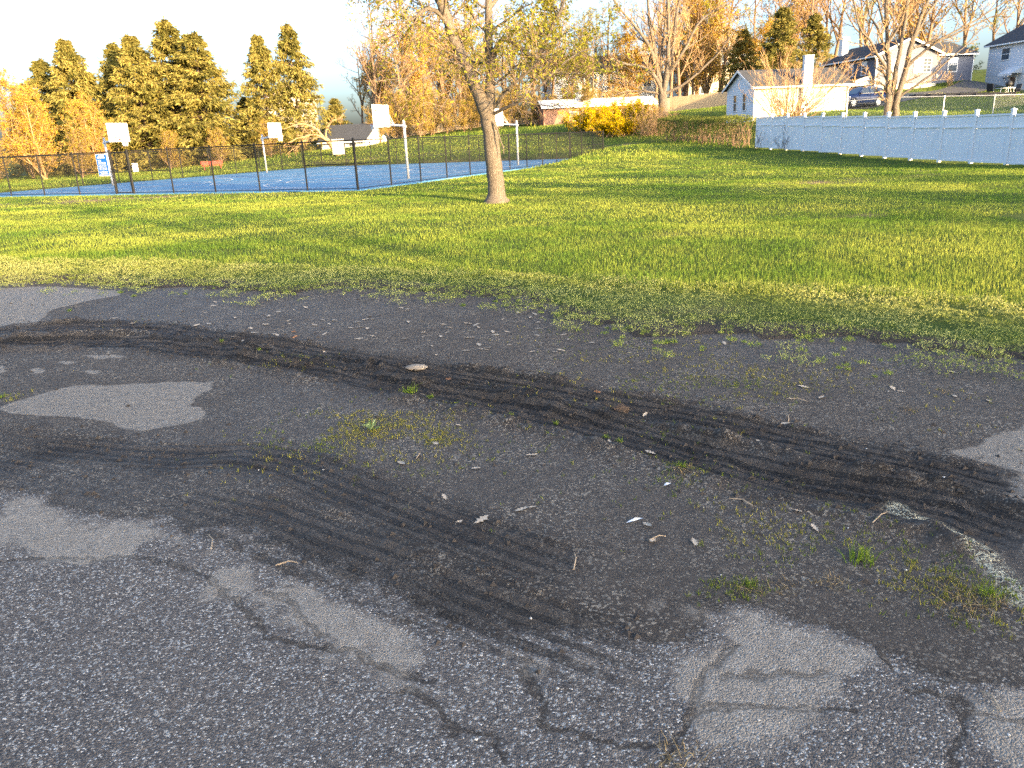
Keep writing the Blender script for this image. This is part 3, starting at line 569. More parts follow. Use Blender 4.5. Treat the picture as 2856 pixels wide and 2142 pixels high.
fence_run(cf, court_pt(0, 0), court_pt(COURT_U, 0), 13, midrail=(0, 12), first=False)
fence_run(cf, court_pt(COURT_U, 0), court_pt(COURT_U, COURT_V), 10, midrail=(0, 9), first=False, pitch=.10, wr=.004)
fence_run(cf, court_pt(0, COURT_V), court_pt(COURT_U, COURT_V), 12, midrail=(0, 11), first=False, last=False, pitch=.10, wr=.004)
def in_court(o_loc, a, b): return to_frame(a, b)
ga = court_pt(0, 12.10, 0.03); gb = court_pt(0, 13.04, 0.03)
gM = to_frame(ga, gb); g = empty('fence_gate', ga, math.atan2(CV[1], CV[0])); tag(g, 'narrow black chain-link gate between two close posts', 'gate')
gm = MB()
for q in (((0, 0, .05), (0, 0, 1.80)), ((.94, 0, .05), (.94, 0, 1.80)), ((0, 0, 1.80), (.94, 0, 1.80)), ((0, 0, .06), (.94, 0, .06)), ((0, 0, .95), (.94, 0, .95))): gm.tube(q, .026, 6)
gm.build('gate_frame', BLACK_METAL, g); m = MB(); wires(m, .94, 1.72); m.build('wire_mesh', BLACK_WIRE, g)
MB().box(.86, .98, -.05, .05, .98, 1.10).build('latch', BLACK_METAL, g); 
for hz in (.4, 1.5): MB().tube([(-.05, 0, hz), (.03, 0, hz)], .04, 6).build('hinge', BLACK_METAL, g)
SIGN_BLUE = plain('sign_blue', (0.010, 0.105, 0.42), 0.5, var=.05); SIGN_WHITE = plain('sign_white', (0.80, 0.80, 0.78), 0.5, var=.03); INK = plain('sign_ink', (0.04, 0.04, 0.045), .6)
def sign(name, v, z, w, h, back, label, cat, u=-0.045):
    q = court_pt(u, v, z); rz = math.atan2(CV[1], CV[0])+math.pi; s = empty(name, q, rz); tag(s, label, cat)   # front faces local -y, outwards
    return s
# text on signs: the photograph shows only rows of white print, so rows of word-long bars stand for it
s = sign('court_rules_sign', 13.62, .85, .62, .92, None, 'blue board of white printed rules hung on the court fence', 'sign')
MB().box(-.36, .36, .0, .012, -.02, .94).build('border', SIGN_WHITE, s, bevel=.004); MB().box(-.335, .335, -.004, .0, .005, .915).build('board', SIGN_BLUE, s)
wr = random.Random(3)
def rows(parent, spec, mat, name='printed_row'):
    for z, x0, x1, hh in spec:
        m = MB(); x = x0
        while x < x1-.01:
            w = min(wr.uniform(.03, .10)*(hh/.022), x1-x); m.box(x, x+w, -.009, -.005, z, z+hh); x += w+.014
        m.build(name, mat, parent)
rows(s, [(.83, -.18, .18, .035), (.76, -.25, .23, .035)]+[(.67-.052*i, -.27+.03*wr.random(), (-.05 if i < 2 else .24), .013) for i in range(9)]+[(.16, -.26, .26, .016), (.11, -.20, .22, .016), (.06, -.26, .27, .016)], SIGN_WHITE)
s = sign('gate_notice', 11.62, .98, .4, .4, None, 'small white notice hung beside the court gate', 'sign')
MB().box(-.17, .17, 0, .010, 0, .36).build('board', SIGN_WHITE, s); rows(s, [(.28, -.13, -.07, .05), (.28, .07, .13, .05), (.20, -.02, .10, .02), (.14, -.12, -.07, .03), (.09, .0, .1, .02), (.05, -.02, .12, .02)], INK)
s = sign('court_board', 11.0, .85, .7, .9, None, 'plain grey white board hung on the far court fence', 'sign', u=COURT_U-.05); s.location = court_pt(COURT_U-0.06, 23.4, 1.0)
MB().box(-.62, .62, 0, .012, 0, 1.25).build('board', plain('dull_white_board', (.62, .58, .46), .6), s)

# ------------------------------------------------------------------ basketball hoops
def hoop(v, u, face, label):
    """face = +1: the board faces towards +v, -1: towards -v"""
    h = empty('basketball_hoop', court_pt(u, v, .035), math.atan2(CV[1], CV[0])+(0 if face > 0 else math.pi)); tag(h, label, 'basketball hoop', 'basketball hoops on the blue court')
    MB().tube([(0, 0, -.1), (0, 0, 2.66)], .062, 12).tube([(0, 0, 2.66), (0, 0, 2.69)], [.066, .03], 12).build('pole', GALV, h, smooth=True)
    MB().tube([(0, 0, 2.42), (1.18, 0, 2.52)], .052, 8).tube([(-.09, 0, 2.36), (.09, 0, 2.44)], .085, 8).build('arm', GALV, h)
    for sy in (-1, 1): MB().tube([(.55, sy*.03, 2.50), (1.2, sy*.42, 3.20)], .018, 6).build('brace', GALV, h)
    bx = 1.22
    b = MB().box(bx, bx+.045, -.70, .70, 2.40, 3.42).build('backboard', BOARD_WHITE, h, bevel=.012)
    t_ = MB()
    for a in ((-.30, .30, 2.62, 2.66), (-.30, .30, 3.02, 3.06), (-.30, -.26, 2.66, 3.02), (.26, .30, 2.66, 3.02)): t_.box(bx+.047, bx+.051, a[0], a[1], a[2], a[3])
    t_.build('target_square', RED_PAINT, b)
    for yy in (-.5, 0, .5): MB().box(bx-.05, bx-.002, yy-.02, yy+.02, 2.42, 3.4).build('rib', BOARD_WHITE, b)
    rc = (bx+.045+.15+.225, 0, 2.56); pts = [(rc[0]+.225*math.cos(R(a)), .225*math.sin(R(a)), rc[2]) for a in range(0, 361, 20)]
    rm = MB().tube(pts, .011, 5, cap=False).box(bx+.045, bx+.20, -.06, .06, rc[2]-.06, rc[2]+.01).build('rim', RED_PAINT, h)
    nt = MB(); N = 10
    for i in range(N):
        for sg in (1, -1):
            q = []
            for j in range(5):
                rr = .22-.10*(j/4)**.8; an = 2*math.pi*(i+sg*j*.5)/N; q.append((rc[0]+rr*math.cos(an), rr*math.sin(an), rc[2]-.10*j))
            nt.tube(q, .007, 3, cap=False)
    nt.build('net', NET_WHITE, h)
    return h
hoop(HV[1], HU[0], -1, 'basketball hoop with red target square beside the blue rules sign')
hoop(HV[1], HU[1], -1, 'distant basketball hoop standing before the tall spruces')
hoop(HV[0], HU[0], 1, 'basketball hoop showing its board back, in front of the black-roofed shed')
hoop(HV[0], HU[1], 1, 'basketball hoop half hidden behind the leafy tree trunk')

# ------------------------------------------------------------------ white vinyl fence
FA, FB = np.array([20.35, 22.0]), np.array([16.0, 50.3]); FD = (FB-FA)/np.linalg.norm(FB-FA); FL = float(np.linalg.norm(FB-FA))
def fence_base_z(y): return float(np.interp(y, [20, 30.2, 31.8, 36.1, 39.4, 43.4, 50], [-.15, -.11, -.08, 0, .10, .23, .42]))
vf = empty('vinyl_fence', (float(FB[0]), float(FB[1]), fence_base_z(50))); tag(vf, 'white vinyl privacy fence of solid panels and capped posts', 'fence')
PW = 1.86; npn = int(FL/PW)
for i in range(npn+1):
    q = FB-FD*PW*i; z = fence_base_z(q[1]); d = -FD; M = Matrix(((d[0], -d[1], 0, q[0]-FB[0]), (d[1], d[0], 0, q[1]-FB[1]), (0, 0, 1, z-fence_base_z(50)), (0, 0, 0, 1)))
    po = MB().box(-.065, .065, -.065, .065, -.2, 1.98, M).build('post', VINYL, vf, bevel=.006)
    MB().box(-.078, .078, -.078, .078, 1.98, 2.01, M).add([(-.078, -.078, 2.012), (.078, -.078, 2.012), (.078, .078, 2.012), (-.078, .078, 2.012), (0, 0, 2.055)], [(0, 1, 4), (1, 2, 4), (2, 3, 4), (3, 0, 4)], M).build('cap', VINYL, po)
    if i == npn: break
    x0, x1 = .065, PW-.065
    MB().box(x0, x1, -.045, .045, 1.765, 1.83, M).build('top_rail', VINYL, vf, bevel=.004)
    MB().box(x0, x1, -.045, .045, 1.325, 1.385, M).build('mid_rail', VINYL, vf, bevel=.004)
    MB().box(x0, x1, -.025, .025, .03, .10, M).build('bottom_rail', VINYL, vf)
    pn = MB(); nb = 11; w = (x1-x0)/nb
    for j in range(nb):
        pn.box(x0+j*w+.003, x0+(j+1)*w-.003, -.011, .011, .102, 1.312, M); pn.box(x0+j*w+.003, x0+(j+1)*w-.003, -.011, .011, 1.387, 1.752, M)
    pn.box(x0, x1, -.006, .006, .10, 1.32, M).box(x0, x1, -.006, .006, 1.385, 1.76, M)
    pn.build('panel', VINYL, vf)

# ------------------------------------------------------------------ houses (local x right along the front, y to the back)
ER = np.array([.988, .152]); EB = np.array([-.152, .988]); HRZ = math.atan2(.152, .988)
def siding(m, x0, x1, z0, z1, y, step=.115, top=None, axis='x', out=-1):
    """lapped boards; top(z) clips a gable: returns (xa, xb) at height z"""
    z = z0
    while z < z1-1e-3:
        zt = min(z+step, z1); a, b = (x0, x1) if top is None else top((z+zt)/2)
        if b-a > .05:
            lo, hi = y+out*.028, y+out*.008
            if axis == 'x': m.add([(a, lo, z), (b, lo, z), (b, hi, zt), (a, hi, zt), (a, y, z), (b, y, z)], [(0, 1, 2, 3), (4, 5, 1, 0)])
            else: m.add([(lo, a, z), (lo, b, z), (hi, b, zt), (hi, a, zt), (y, a, z), (y, b, z)], [(0, 1, 2, 3), (4, 5, 1, 0)])
        z = zt
def window(parent, x, z, w, h, y=-.03, axis='x', out=-1, grid=(2, 2), sash=True, curtain=None, label=None):
    """framed window on a wall in plane y (or x when axis='y')"""
    def bx(m, a0, a1, d0, d1, z0, z1):
        d0, d1 = sorted((y+out*d0, y+out*d1))
        return m.box(a0, a1, d0, d1, z0, z1) if axis == 'x' else m.box(d0, d1, a0, a1, z0, z1)
    f = MB(); e = .07
    bx(f, x-w/2-e, x-w/2, 0, .06, z-e, z+h+e); bx(f, x+w/2, x+w/2+e, 0, .06, z-e, z+h+e); bx(f, x-w/2, x+w/2, 0, .06, z+h, z+h+e); bx(f, x-w/2, x+w/2, 0, .07, z-e, z)
    if sash: bx(f, x-w/2, x+w/2, .012, .05, z+h/2-.025, z+h/2+.025)
    fr = f.build('window', VINYL_TRIM, parent); 
    if label: fr['label'] = label
    p_ = MB(); bx(p_, x-w/2, x+w/2, -.01, .012, z, z+h); p_.build('pane', GLASS, fr)
    if curtain: c = MB(); bx(c, x-w/2+.01, x+w/2-.01, .014, .018, z+h*(1-curtain), z+h-.01); c.build('blind', VINYL_TRIM, fr)
    gx, gz_ = grid; mm = MB(); n = 0
    for i in range(1, gx): bx(mm, x-w/2+w*i/gx-.012, x-w/2+w*i/gx+.012, .02, .034, z, z+h); n += 1
    for j in range(1, gz_):
        if sash and abs(j/gz_-.5) < .01: continue
        bx(mm, x-w/2, x+w/2, .021, .033, z+h*j/gz_-.012, z+h*j/gz_+.012); n += 1
    if n: mm.build('muntin', VINYL_TRIM, fr)
    return fr
def roof_slab(m, pts, th=.10):
    """thick quad roof plane, pts in order"""
    v = [Vector(p) for p in pts]; nrm = (v[1]-v[0]).cross(v[3]-v[0]).normalized()
    if nrm.z < 0: nrm = -nrm
    m.add([p for p in v]+[p+nrm*th for p in v], [(3, 2, 1, 0), (4, 5, 6, 7), (0, 1, 5, 4), (1, 2, 6, 5), (2, 3, 7, 6), (3, 0, 4, 7)])
def shingles(root, pts, nrow, mat=None, th=.09):
    """roof plane with lapped courses; pts = eave a, eave b, ridge b, ridge a"""
    a, b, c, d = [Vector(p) for p in pts]; m = MB(); roof_slab(m, pts, th)
    nrm = (b-a).cross(d-a).normalized(); nrm = nrm if nrm.z > 0 else -nrm
    for i in range(nrow):
        t0, t1 = i/nrow, (i+1)/nrow; p0 = a.lerp(d, t0); p1 = b.lerp(c, t0); p2 = b.lerp(c, t1); p3 = a.lerp(d, t1)
        m.add([p0+nrm*(th+.03), p1+nrm*(th+.03), p2+nrm*(th+.006), p3+nrm*(th+.006), p0+nrm*th, p1+nrm*th], [(0, 1, 2, 3), (4, 5, 1, 0)])
    return m.build('roof', mat or GREY_ROOF, root)

# blue split-level house with a front gable, carport side to the left
B0 = np.array([37.3, 81.2]); bz = 4.5
bh = empty('blue_house', (float(B0[0]), float(B0[1]), bz), HRZ); tag(bh, 'grey blue clapboard house with front gable and cream foundation', 'house')
gw, gd, rw, ez, fz = 6.7, 9.5, 4.7, 3.45, .62
MB().box(0, gw, 0, gd, -1.6, fz).box(gw, gw+rw, 1.0, gd, -1.6, fz).build('foundation', STUCCO, bh)
MB().box(.03, gw-.03, .03, gd, fz, ez).box(gw-.03, gw+rw-.03, 1.03, gd, fz, ez).add([(.03, .03, ez), (gw-.03, .03, ez), (gw/2, .03, ez+1.42), (.03, gd, ez), (gw-.03, gd, ez), (gw/2, gd, ez+1.42)], [(0, 1, 2), (3, 5, 4)]).build('wall', BLUE_SIDING, bh)
m = MB(); siding(m, 0, gw, fz, ez, .03); siding(m, 0, gw, ez, ez+1.40, .03, top=lambda z: ((z-ez)/1.42*gw/2, gw-(z-ez)/1.42*gw/2)); siding(m, gw, gw+rw, fz, ez, 1.03)
siding(m, 0, gd, fz, ez, .03, axis='y', out=-1); m.build('siding', BLUE_SIDING, bh)
rg = ez+1.42
shingles(bh, [(-.35, -.35, ez-.13), (-.35, gd+.3, ez-.13), (gw/2, gd+.3, rg), (gw/2, -.35, rg)], 14)
shingles(bh, [(gw+.35, gd+.3, ez-.13), (gw+.35, -.35, ez-.13), (gw/2, -.35, rg), (gw/2, gd+.3, rg)], 14)
shingles(bh, [(gw/2+1.8, .72, ez-.10), (gw+rw+.3, .72, ez-.10), (gw+rw+.3, 5.2, rg-.05), (gw/2+.2, 5.2, rg-.05)], 14)
f = MB()
for sx in (-1, 1):
    xa = gw/2+sx*(gw/2+.38); f.add([(xa, -.39, ez-.25), (xa, -.36, ez-.25), (gw/2, -.36, rg-.12), (gw/2, -.39, rg-.12), (xa, -.39, ez-.06), (xa, -.36, ez-.06), (gw/2, -.36, rg+.09), (gw/2, -.39, rg+.09)], [(0, 3, 7, 4), (1, 5, 6, 2), (0, 4, 5, 1), (3, 2, 6, 7), (4, 7, 6, 5), (0, 1, 2, 3)])
f.build('rake_board', VINYL_TRIM, bh)
MB().box(-.46, -.34, -.3, gd+.2, ez-.24, ez-.11).box(gw+.40, gw+rw+.28, .60, .72, ez-.22, ez-.09).build('gutter', VINYL_TRIM, bh)
MB().tube([(-.40, -.20, ez-.2), (-.10, -.14, ez-.55), (-.07, -.10, -.3)], .05, 6).build('downspout', VINYL_TRIM, bh); MB().tube([(gw+.30, .62, ez-.2), (gw+.10, .92, ez-.5), (gw+.10, .92, -.5)], .05, 6).build('downspout', VINYL_TRIM, bh)
MB().box(-.05, .04, -.04, .04, fz, ez-.15).box(gw+rw-.05, gw+rw+.03, .96, 1.03, fz, ez-.1).build('corner_board', VINYL_TRIM, bh)
window(bh, 1.75, 1.62, .85, 1.30, 0, grid=(2, 4)); window(bh, 4.52, 1.70, .80, 1.25, 0, grid=(2, 4)); window(bh, 5.48, 1.70, .80, 1.25, 0, grid=(2, 4)); window(bh, gw+2.4, 1.72, .95, 1.25, 1.0, grid=(1, 1), curtain=.4)
window(bh, 4.6, -.55, 1.0, .95, -.02, grid=(2, 4), sash=False)
for yy in (2.0, 4.3): window(bh, yy, 1.75, .75, 1.2, 0, 'y', -1, grid=(1, 2), curtain=.3)
window(bh, 7.4, 1.9, .6, .9, 0, 'y', -1, grid=(1, 2))
mt = MB().tube([(gw+.65, .93, 1.6), (gw+.65, .93, 2.7)], .035, 6).tube([(gw+.65, .93, 1.35), (gw+.65, .80, 1.35)], .17, 10).tube([(gw+.65, .93, .9), (gw+.65, .93, 1.2)], .03, 6).build('electric_meter', GALV, bh)
ch = MB().box(1.2, 1.9, 8.2, 8.9, ez, rg+1.0).box(1.14, 1.96, 8.14, 8.96, rg+1.0, rg+1.10).build('chimney', WHITE_WALL, bh)
# carport lean-to on the left side
MB().box(-3.3, -.0, 1.0, 1.12, .62, .80).build('carport_beam', VINYL_TRIM, bh)
shingles(bh, [(-3.4, .6, .80), (-3.4, 7.0, .80), (-.02, 7.0, 1.55), (-.02, .6, 1.55)], 6)
MB().prism([(-3.4, .66), (-.05, .66), (-.05, 1.62), (-.4, 1.54)], 'y', .58, .62).build('carport_gable', VINYL_TRIM, bh)
for xx in (-3.2, ): 
    for yy in (1.0, 6.6): MB().box(xx-.05, xx+.05, yy-.05, yy+.05, -2.0, .78).build('carport_post', VINYL_TRIM, bh)
MB().box(-.03, .0, 1.0, gd-.2, -2.0, fz-.01).build('carport_back_wall', WHITE_WALL, bh)

# garage with white gable end and cream long wall
G0 = np.array([19.85, 63.6]); gzz = 2.0
ga_ = empty('garage', (float(G0[0]), float(G0[1]), gzz), HRZ); tag(ga_, 'small single-storey garage with pale gable end and cream side wall', 'garage')
gl, gdp, ge = 7.9, 4.9, 2.72; gr = ge+1.25
MB().box(0, gl, 0, gdp, -.6, ge).add([(0, 0, ge), (0, gdp, ge), (0, gdp/2, gr), (gl, 0, ge), (gl, gdp, ge), (gl, gdp/2, gr)], [(0, 2, 1), (3, 4, 5)]).build('wall', STUCCO, ga_)
m = MB(); siding(m, 0, gdp, .1, ge, 0, .16, axis='y'); siding(m, 0, gdp, ge, gr-.05, 0, .16, top=lambda z: ((z-ge)/1.25*gdp/2, gdp-(z-ge)/1.25*gdp/2), axis='y'); m.build('gable_siding', PALE_SIDING, ga_)
shingles(ga_, [(-.3, -.3, ge-.12), (gl+.3, -.3, ge-.12), (gl+.3, gdp/2, gr), (-.3, gdp/2, gr)], 10); shingles(ga_, [(gl+.3, gdp+.3, ge-.12), (-.3, gdp+.3, ge-.12), (-.3, gdp/2, gr), (gl+.3, gdp/2, gr)], 10)
f = MB()
for (ya, za), (yb, zb) in (((-.34, ge-.24), (gdp/2, gr-.08)), ((gdp+.34, ge-.24), (gdp/2, gr-.08))):
    f.add([(-.34, ya, za), (-.30, ya, za), (-.30, yb, zb), (-.34, yb, zb), (-.34, ya, za+.17), (-.30, ya, za+.17), (-.30, yb, zb+.17), (-.34, yb, zb+.17)], [(0, 3, 7, 4), (1, 5, 6, 2), (4, 7, 6, 5), (0, 1, 2, 3)])
f.build('rake_board', VINYL_TRIM, ga_)
MB().box(-.3, gl+.3, -.42, -.31, ge-.22, ge-.10).build('gutter', VINYL_TRIM, ga_); MB().tube([(gl+.1, -.32, ge-.2), (gl-.02, -.07, ge-.5), (gl-.02, -.07, .2)], .05, 6).build('downspout', VINYL_TRIM, ga_)
window(ga_, 2.45, 1.05, .85, 1.15, 0, grid=(1, 2)); window(ga_, 5.55, 1.05, .85, 1.15, 0, grid=(1, 2)); window(ga_, 1.55, 1.0, .55, 1.2, -.02, 'y', grid=(1, 2)); window(ga_, 3.25, 1.0, .55, 1.2, -.02, 'y', grid=(1, 2))
MB().box(-.06, -.028, gdp/2-.16, gdp/2+.16, gr-.62, gr-.25).build('vent', VINYL_TRIM, ga_)
MB().box(3.9, 4.6, -.36, -.02, -.3, gr+.75).box(3.86, 4.64, -.40, .02, gr+.75, gr+.83).build('chimney', PALE_SIDING, ga_)

# white house with a side door and awning
W0 = np.array([50.6, 85.0]); wz = 4.1
wh = empty('white_house', (float(W0[0]), float(W0[1]), wz), HRZ); tag(wh, 'white clapboard house with dark roof and awning over a side door', 'house')
wl, wd, we = 8.0, 14.0, 4.55                        # local y runs from the far corner (0) towards the viewer (negative)
MB().box(0, wl, -wd, 0, -1.5, we).build('wall', WHITE_WALL, wh)
m = MB(); siding(m, -wd, 0, 1.50, we-.1, 0, .15, axis='y'); m.build('siding', PALE_SIDING, wh)
shingles(wh, [(-.4, .4, we-.12), (-.4, -wd-.4, we-.12), (wl/2, -wd-.4, we+1.9), (wl/2, .4, we+1.9)], 16); shingles(wh, [(wl+.4, -wd-.4, we-.12), (wl+.4, .4, we-.12), (wl/2, .4, we+1.9), (wl/2, -wd-.4, we+1.9)], 16)
MB().box(-.5, -.38, -wd, .3, we-.22, we-.09).build('gutter', VINYL_TRIM, wh); MB().box(-.04, .05, -.05, .04, -.4, we-.1).build('corner_board', VINYL_TRIM, wh)
window(wh, -2.3, 2.95, 1.0, 1.05, -.02, 'y', grid=(1, 2))
d = MB().box(-.06, .0, -4.15, -3.2, -.65, 1.35).build('door', VINYL_TRIM, wh); MB().box(-.075, -.062, -4.02, -3.33, .35, 1.22).build('door_glass', plain('brown_door_pane', (.20, .13, .09), .3), d); MB().box(-.075, -.062, -4.02, -3.33, -.5, .15).build('door_panel', GLASS, d); MB().box(-.13, -.062, -4.1, -4.05, .25, .3).build('door_handle', GALV, d)
aw = MB().add([(-.02, -4.7, 2.15), (-.02, -2.9, 2.15), (-1.15, -2.9, 1.55), (-1.15, -4.7, 1.55), (-1.15, -2.9, 1.40), (-1.15, -4.7, 1.40), (-.02, -2.9, 1.55), (-.02, -4.7, 1.55)], [(0, 1, 2, 3), (3, 2, 4, 5), (1, 6, 2), (0, 3, 7)])
for i in range(9): aw.box(-1.17, -1.14, -2.9-.2*i-.19, -2.9-.2*i-.01, 1.34, 1.41)
aw.build('awning', VINYL_TRIM, wh); MB().tube([(-.01, -2.6, 1.2), (-.2, -2.6, 1.2), (-.2, -2.6, 1.05)], .05, 6).build('wall_lamp', DARK_PLASTIC, wh)

# ------------------------------------------------------------------ driveway, steps, yard things
def strip(name, pts, w, mat, dz=.03, label=None, cat=None):
    m = MB(); P = [Vector((x, y, 0)) for x, y in pts]; n = 24; Q = []
    for i in range(n+1):
        s = i/n*(len(P)-1); j = min(int(s), len(P)-2); Q.append(P[j].lerp(P[j+1], s-j))
    L = []
    for i, q in enumerate(Q):
        tg = (Q[min(i+1, n)]-Q[max(i-1, 0)]).normalized(); nn = Vector((-tg.y, tg.x, 0))
        L.append([(q+nn*o).to_tuple()[:2] for o in np.linspace(-w/2, w/2, 5)])
    for r0, r1 in zip(L[:-1], L[1:]):
        for k in range(4):
            a, b, c, d_ = r0[k], r0[k+1], r1[k+1], r1[k]; m.quad(*[(x, y, gz(x, y)+dz) for x, y in (a, b, c, d_)])
    return tag(m.build(name, mat), label, cat, kind='structure')
strip('driveway', [(25, 70), (31, 72), (36, 74.5), (43, 77.5), (49, 82), (56, 90)], 3.6, DRIVE, .06, 'dark asphalt driveway climbing beside the blue house', 'driveway')
for i in range(5):
    y = 74.2-i*.5; x = 40.2+i*.9
    o = empty('garden_step', (x, y, gz(x, y)), HRZ); tag(o, 'dark timber step of a low stair up the yard slope', 'step', 'timber steps in the yard')
    MB().box(-2.6+.2*i, 2.2, -.15, .15, -.1, .20+.03*i).build('riser', STEP_DARK, o); MB().box(-2.6+.2*i, 2.2, .15, .75, -.1, .17+.03*i).build('tread', STEP_DARK, o)

# silver chain-link fence in the yard
yf = empty('yard_fence', (24.0, 46.0, gz(24, 46))); tag(yf, 'low silver chain-link fence crossing the back yard', 'fence'); bpy.context.view_layer.update()
ypts = [(20.6, 55.5), (25.8, 53.0), (31.2, 51.2), (37.0, 52.0), (44, 54)]
for a, b in zip(ypts[:-1], ypts[1:]):
    z0 = gz(*a); z1 = gz(*b); n0 = len(bpy.data.objects)
    A = Vector((a[0], a[1], z0)); Bv = Vector((b[0], b[1], z1)); d = Bv-A; L = math.hypot(d.x, d.y)
    sh = Matrix(((d.x/L, -d.y/L, 0, a[0]-24), (d.y/L, d.x/L, 0, a[1]-46), (d.z/L, 0, 1, z0-gz(24, 46)), (0, 0, 0, 1)))
    npn2 = 2
    for i in range(npn2+1 if (b == ypts[-1]) else npn2): MB().tube([(i*L/npn2, 0, -.2), (i*L/npn2, 0, 1.26)], .035, 6).build('post', GALV, yf).data.transform(sh)
    MB().tube([(0, 0, 1.2), (L, 0, 1.2)], .025, 6).build('top_rail', GALV, yf).data.transform(sh)
    m = MB(); wires(m, L, 1.15, .09, .0028); o = m.build('wire_mesh', GALV_WIRE, yf); o.data.transform(sh)

# swimming pool with a dark cover
px_, py_ = 38.5, 47.0
po = empty('garden_pool', (px_, py_, gz(px_, py_)-.1), .1); tag(po, 'above-ground pool under a dark speckled winter cover', 'pool')
N = 40; ring = lambda r, z, fx=1.45: [(fx*r*math.cos(2*math.pi*i/N), r*math.sin(2*math.pi*i/N), z) for i in range(N)]
m = MB(); vs = ring(4.3, -.2)+ring(4.3, 1.15)
m.add(vs, [(i, (i+1) % N, N+(i+1) % N, N+i) for i in range(N)]).build('pool_wall', plain('pool_wall_blue_grey', (.32, .36, .40), .5), po, smooth=True)
MB().tube(ring(4.33, 1.17)+ring(4.33, 1.17)[:1], .07, 6, cap=False).build('pool_rim', VINYL_TRIM, po)
t = NT('pool_cover_speckled'); p = t.coord(); k = t.ramp(t.noise(p, 1.6, 6, .7), [(0.42, (.018, .020, .032)), (0.56, (.03, .03, .045)), (0.62, (.40, .36, .33)), (0.75, (.35, .20, .19))])
COVER = t.done(t.bsdf(k, .5)); m = MB(); vs = ring(4.2, 1.13)+ring(3.0, 1.05)+ring(1.2, 1.02)+[(0, 0, 1.0)]
m.add(vs, [(k_*N+i, k_*N+(i+1) % N, (k_+1)*N+(i+1) % N, (k_+1)*N+i) for k_ in range(2) for i in range(N)]+[(2*N+i, 2*N+(i+1) % N, 3*N) for i in range(N)]).build('pool_cover', COVER, po, smooth=True)

# patio things by the white house
def patio_chair(x, y, rz, mat, label):
    c = empty('patio_chair', (x, y, gz(x, y)+.01), rz); tag(c, label, 'chair')
    MB().box(-.27, .27, -.25, .25, .40, .43).build('seat', mat, c); MB().prism([(.24, .42), (.27, .42), (.46, 1.06), (.42, 1.07)], 'x', -.26, .26).build('backrest', mat, c)
    for sx in (-.27, .27):
        MB().tube([(sx, -.25, 0), (sx, -.23, .62)], .018, 6).build('leg', DARK_PLASTIC, c); MB().tube([(sx, .38, 0), (sx, .24, .42)], .018, 6).build('leg', DARK_PLASTIC, c); MB().tube([(sx, -.25, .62), (sx, .30, .64)], .02, 6).build('armrest', DARK_PLASTIC, c)
patio_chair(44.2, 73.2, 2.2, DARK_PLASTIC, 'black patio chair at the end of the patio table towards the steps')
patio_chair(46.0, 72.6, -1.2, DARK_PLASTIC, 'black mesh patio chair between the patio table and the beige chair')
patio_chair(46.9, 72.4, -1.3, CANVAS, 'tall beige sling patio chair beside the kettle grill')
patio_chair(49.3, 70.0, 1.4, DARK_PLASTIC, 'dark patio chair standing past the planter tub'); 
tb = empty('patio_table', (45.2, 73.0, gz(45.2, 73)), HRZ); tag(tb, 'low patio table with pale top among the black chairs', 'table')
MB().box(-.75, .75, -.5, .5, .68, .72).build('table_top', VINYL_TRIM, tb, bevel=.01)
for sx in (-.65, .65):
    for sy in (-.42, .42): MB().tube([(sx, sy, 0), (sx, sy, .68)], .025, 6).build('leg', VINYL_TRIM, tb)
kg = empty('kettle_grill', (46.6, 74.6, gz(46.6, 74.6))); tag(kg, 'black round kettle grill on thin legs', 'grill')
MB().tube([(0, 0, .72), (0, 0, .78), (0, 0, .92), (0, 0, 1.02), (0, 0, 1.18), (0, 0, 1.27)], [.08, .2, .29, .29, .2, .06], 14).build('bowl', DARK_PLASTIC, kg, smooth=True)
for a in range(3): MB().tube([(.34*math.cos(a*2.09), .34*math.sin(a*2.09), 0), (.14*math.cos(a*2.09), .14*math.sin(a*2.09), .8)], .016, 5).build('leg', GALV, kg)
MB().tube([(-.08, 0, 1.26), (-.08, 0, 1.33), (.08, 0, 1.33), (.08, 0, 1.26)], .012, 5).build('handle', DARK_PLASTIC, kg)
pl = empty('planter_tub', (47.9, 70.8, gz(47.9, 70.8))); tag(pl, 'round dark planter tub by the white house', 'planter')
MB().tube([(0, 0, 0), (0, 0, .5), (0, 0, .58)], [.34, .46, .50], 14).build('tub', DARK_PLASTIC, pl, smooth=True); MB().tube([(0, 0, .50), (0, 0, .54)], .43, 14).build('soil', STEP_DARK, pl)
up = empty('clothesline_pole', (43.4, 60.0, gz(43.4, 60)), 0); tag(up, 'leaning grey metal pole with a black cap in the yard', 'pole')
MB().tube([(0, 0, -.2), (.55, .1, 3.55)], .055, 8).build('shaft', GALV, up); MB().tube([(.545, .1, 3.5), (.56, .1, 3.65)], .08, 8).build('cap', DARK_PLASTIC, up)
ys_ = empty('yard_sign', (49.9, 88.5, gz(49.9, 88.5))); tag(ys_, 'pale blank board on a wooden post between the two houses', 'sign')
MB().box(-.05, .05, -.05, .05, -.2, 2.6).build('post', WOOD, ys_); MB().box(-.62, .10, -.09, -.055, 1.9, 3.1).build('board', plain('pale_board', (.62, .60, .42), .6), ys_)
ln = empty('stacked_lumber', (39.6, 74.2, gz(39.6, 74.2)), .3); tag(ln, 'small pile of pale lumber lying beside the driveway', 'lumber')
for i, (a, b) in enumerate(((-.15, .0), (.05, .0), (-.05, .13))): MB().box(-.9+.1*i, .8+.1*i, a, a+.18, b, b+.11).build('plank', WOOD, ln)

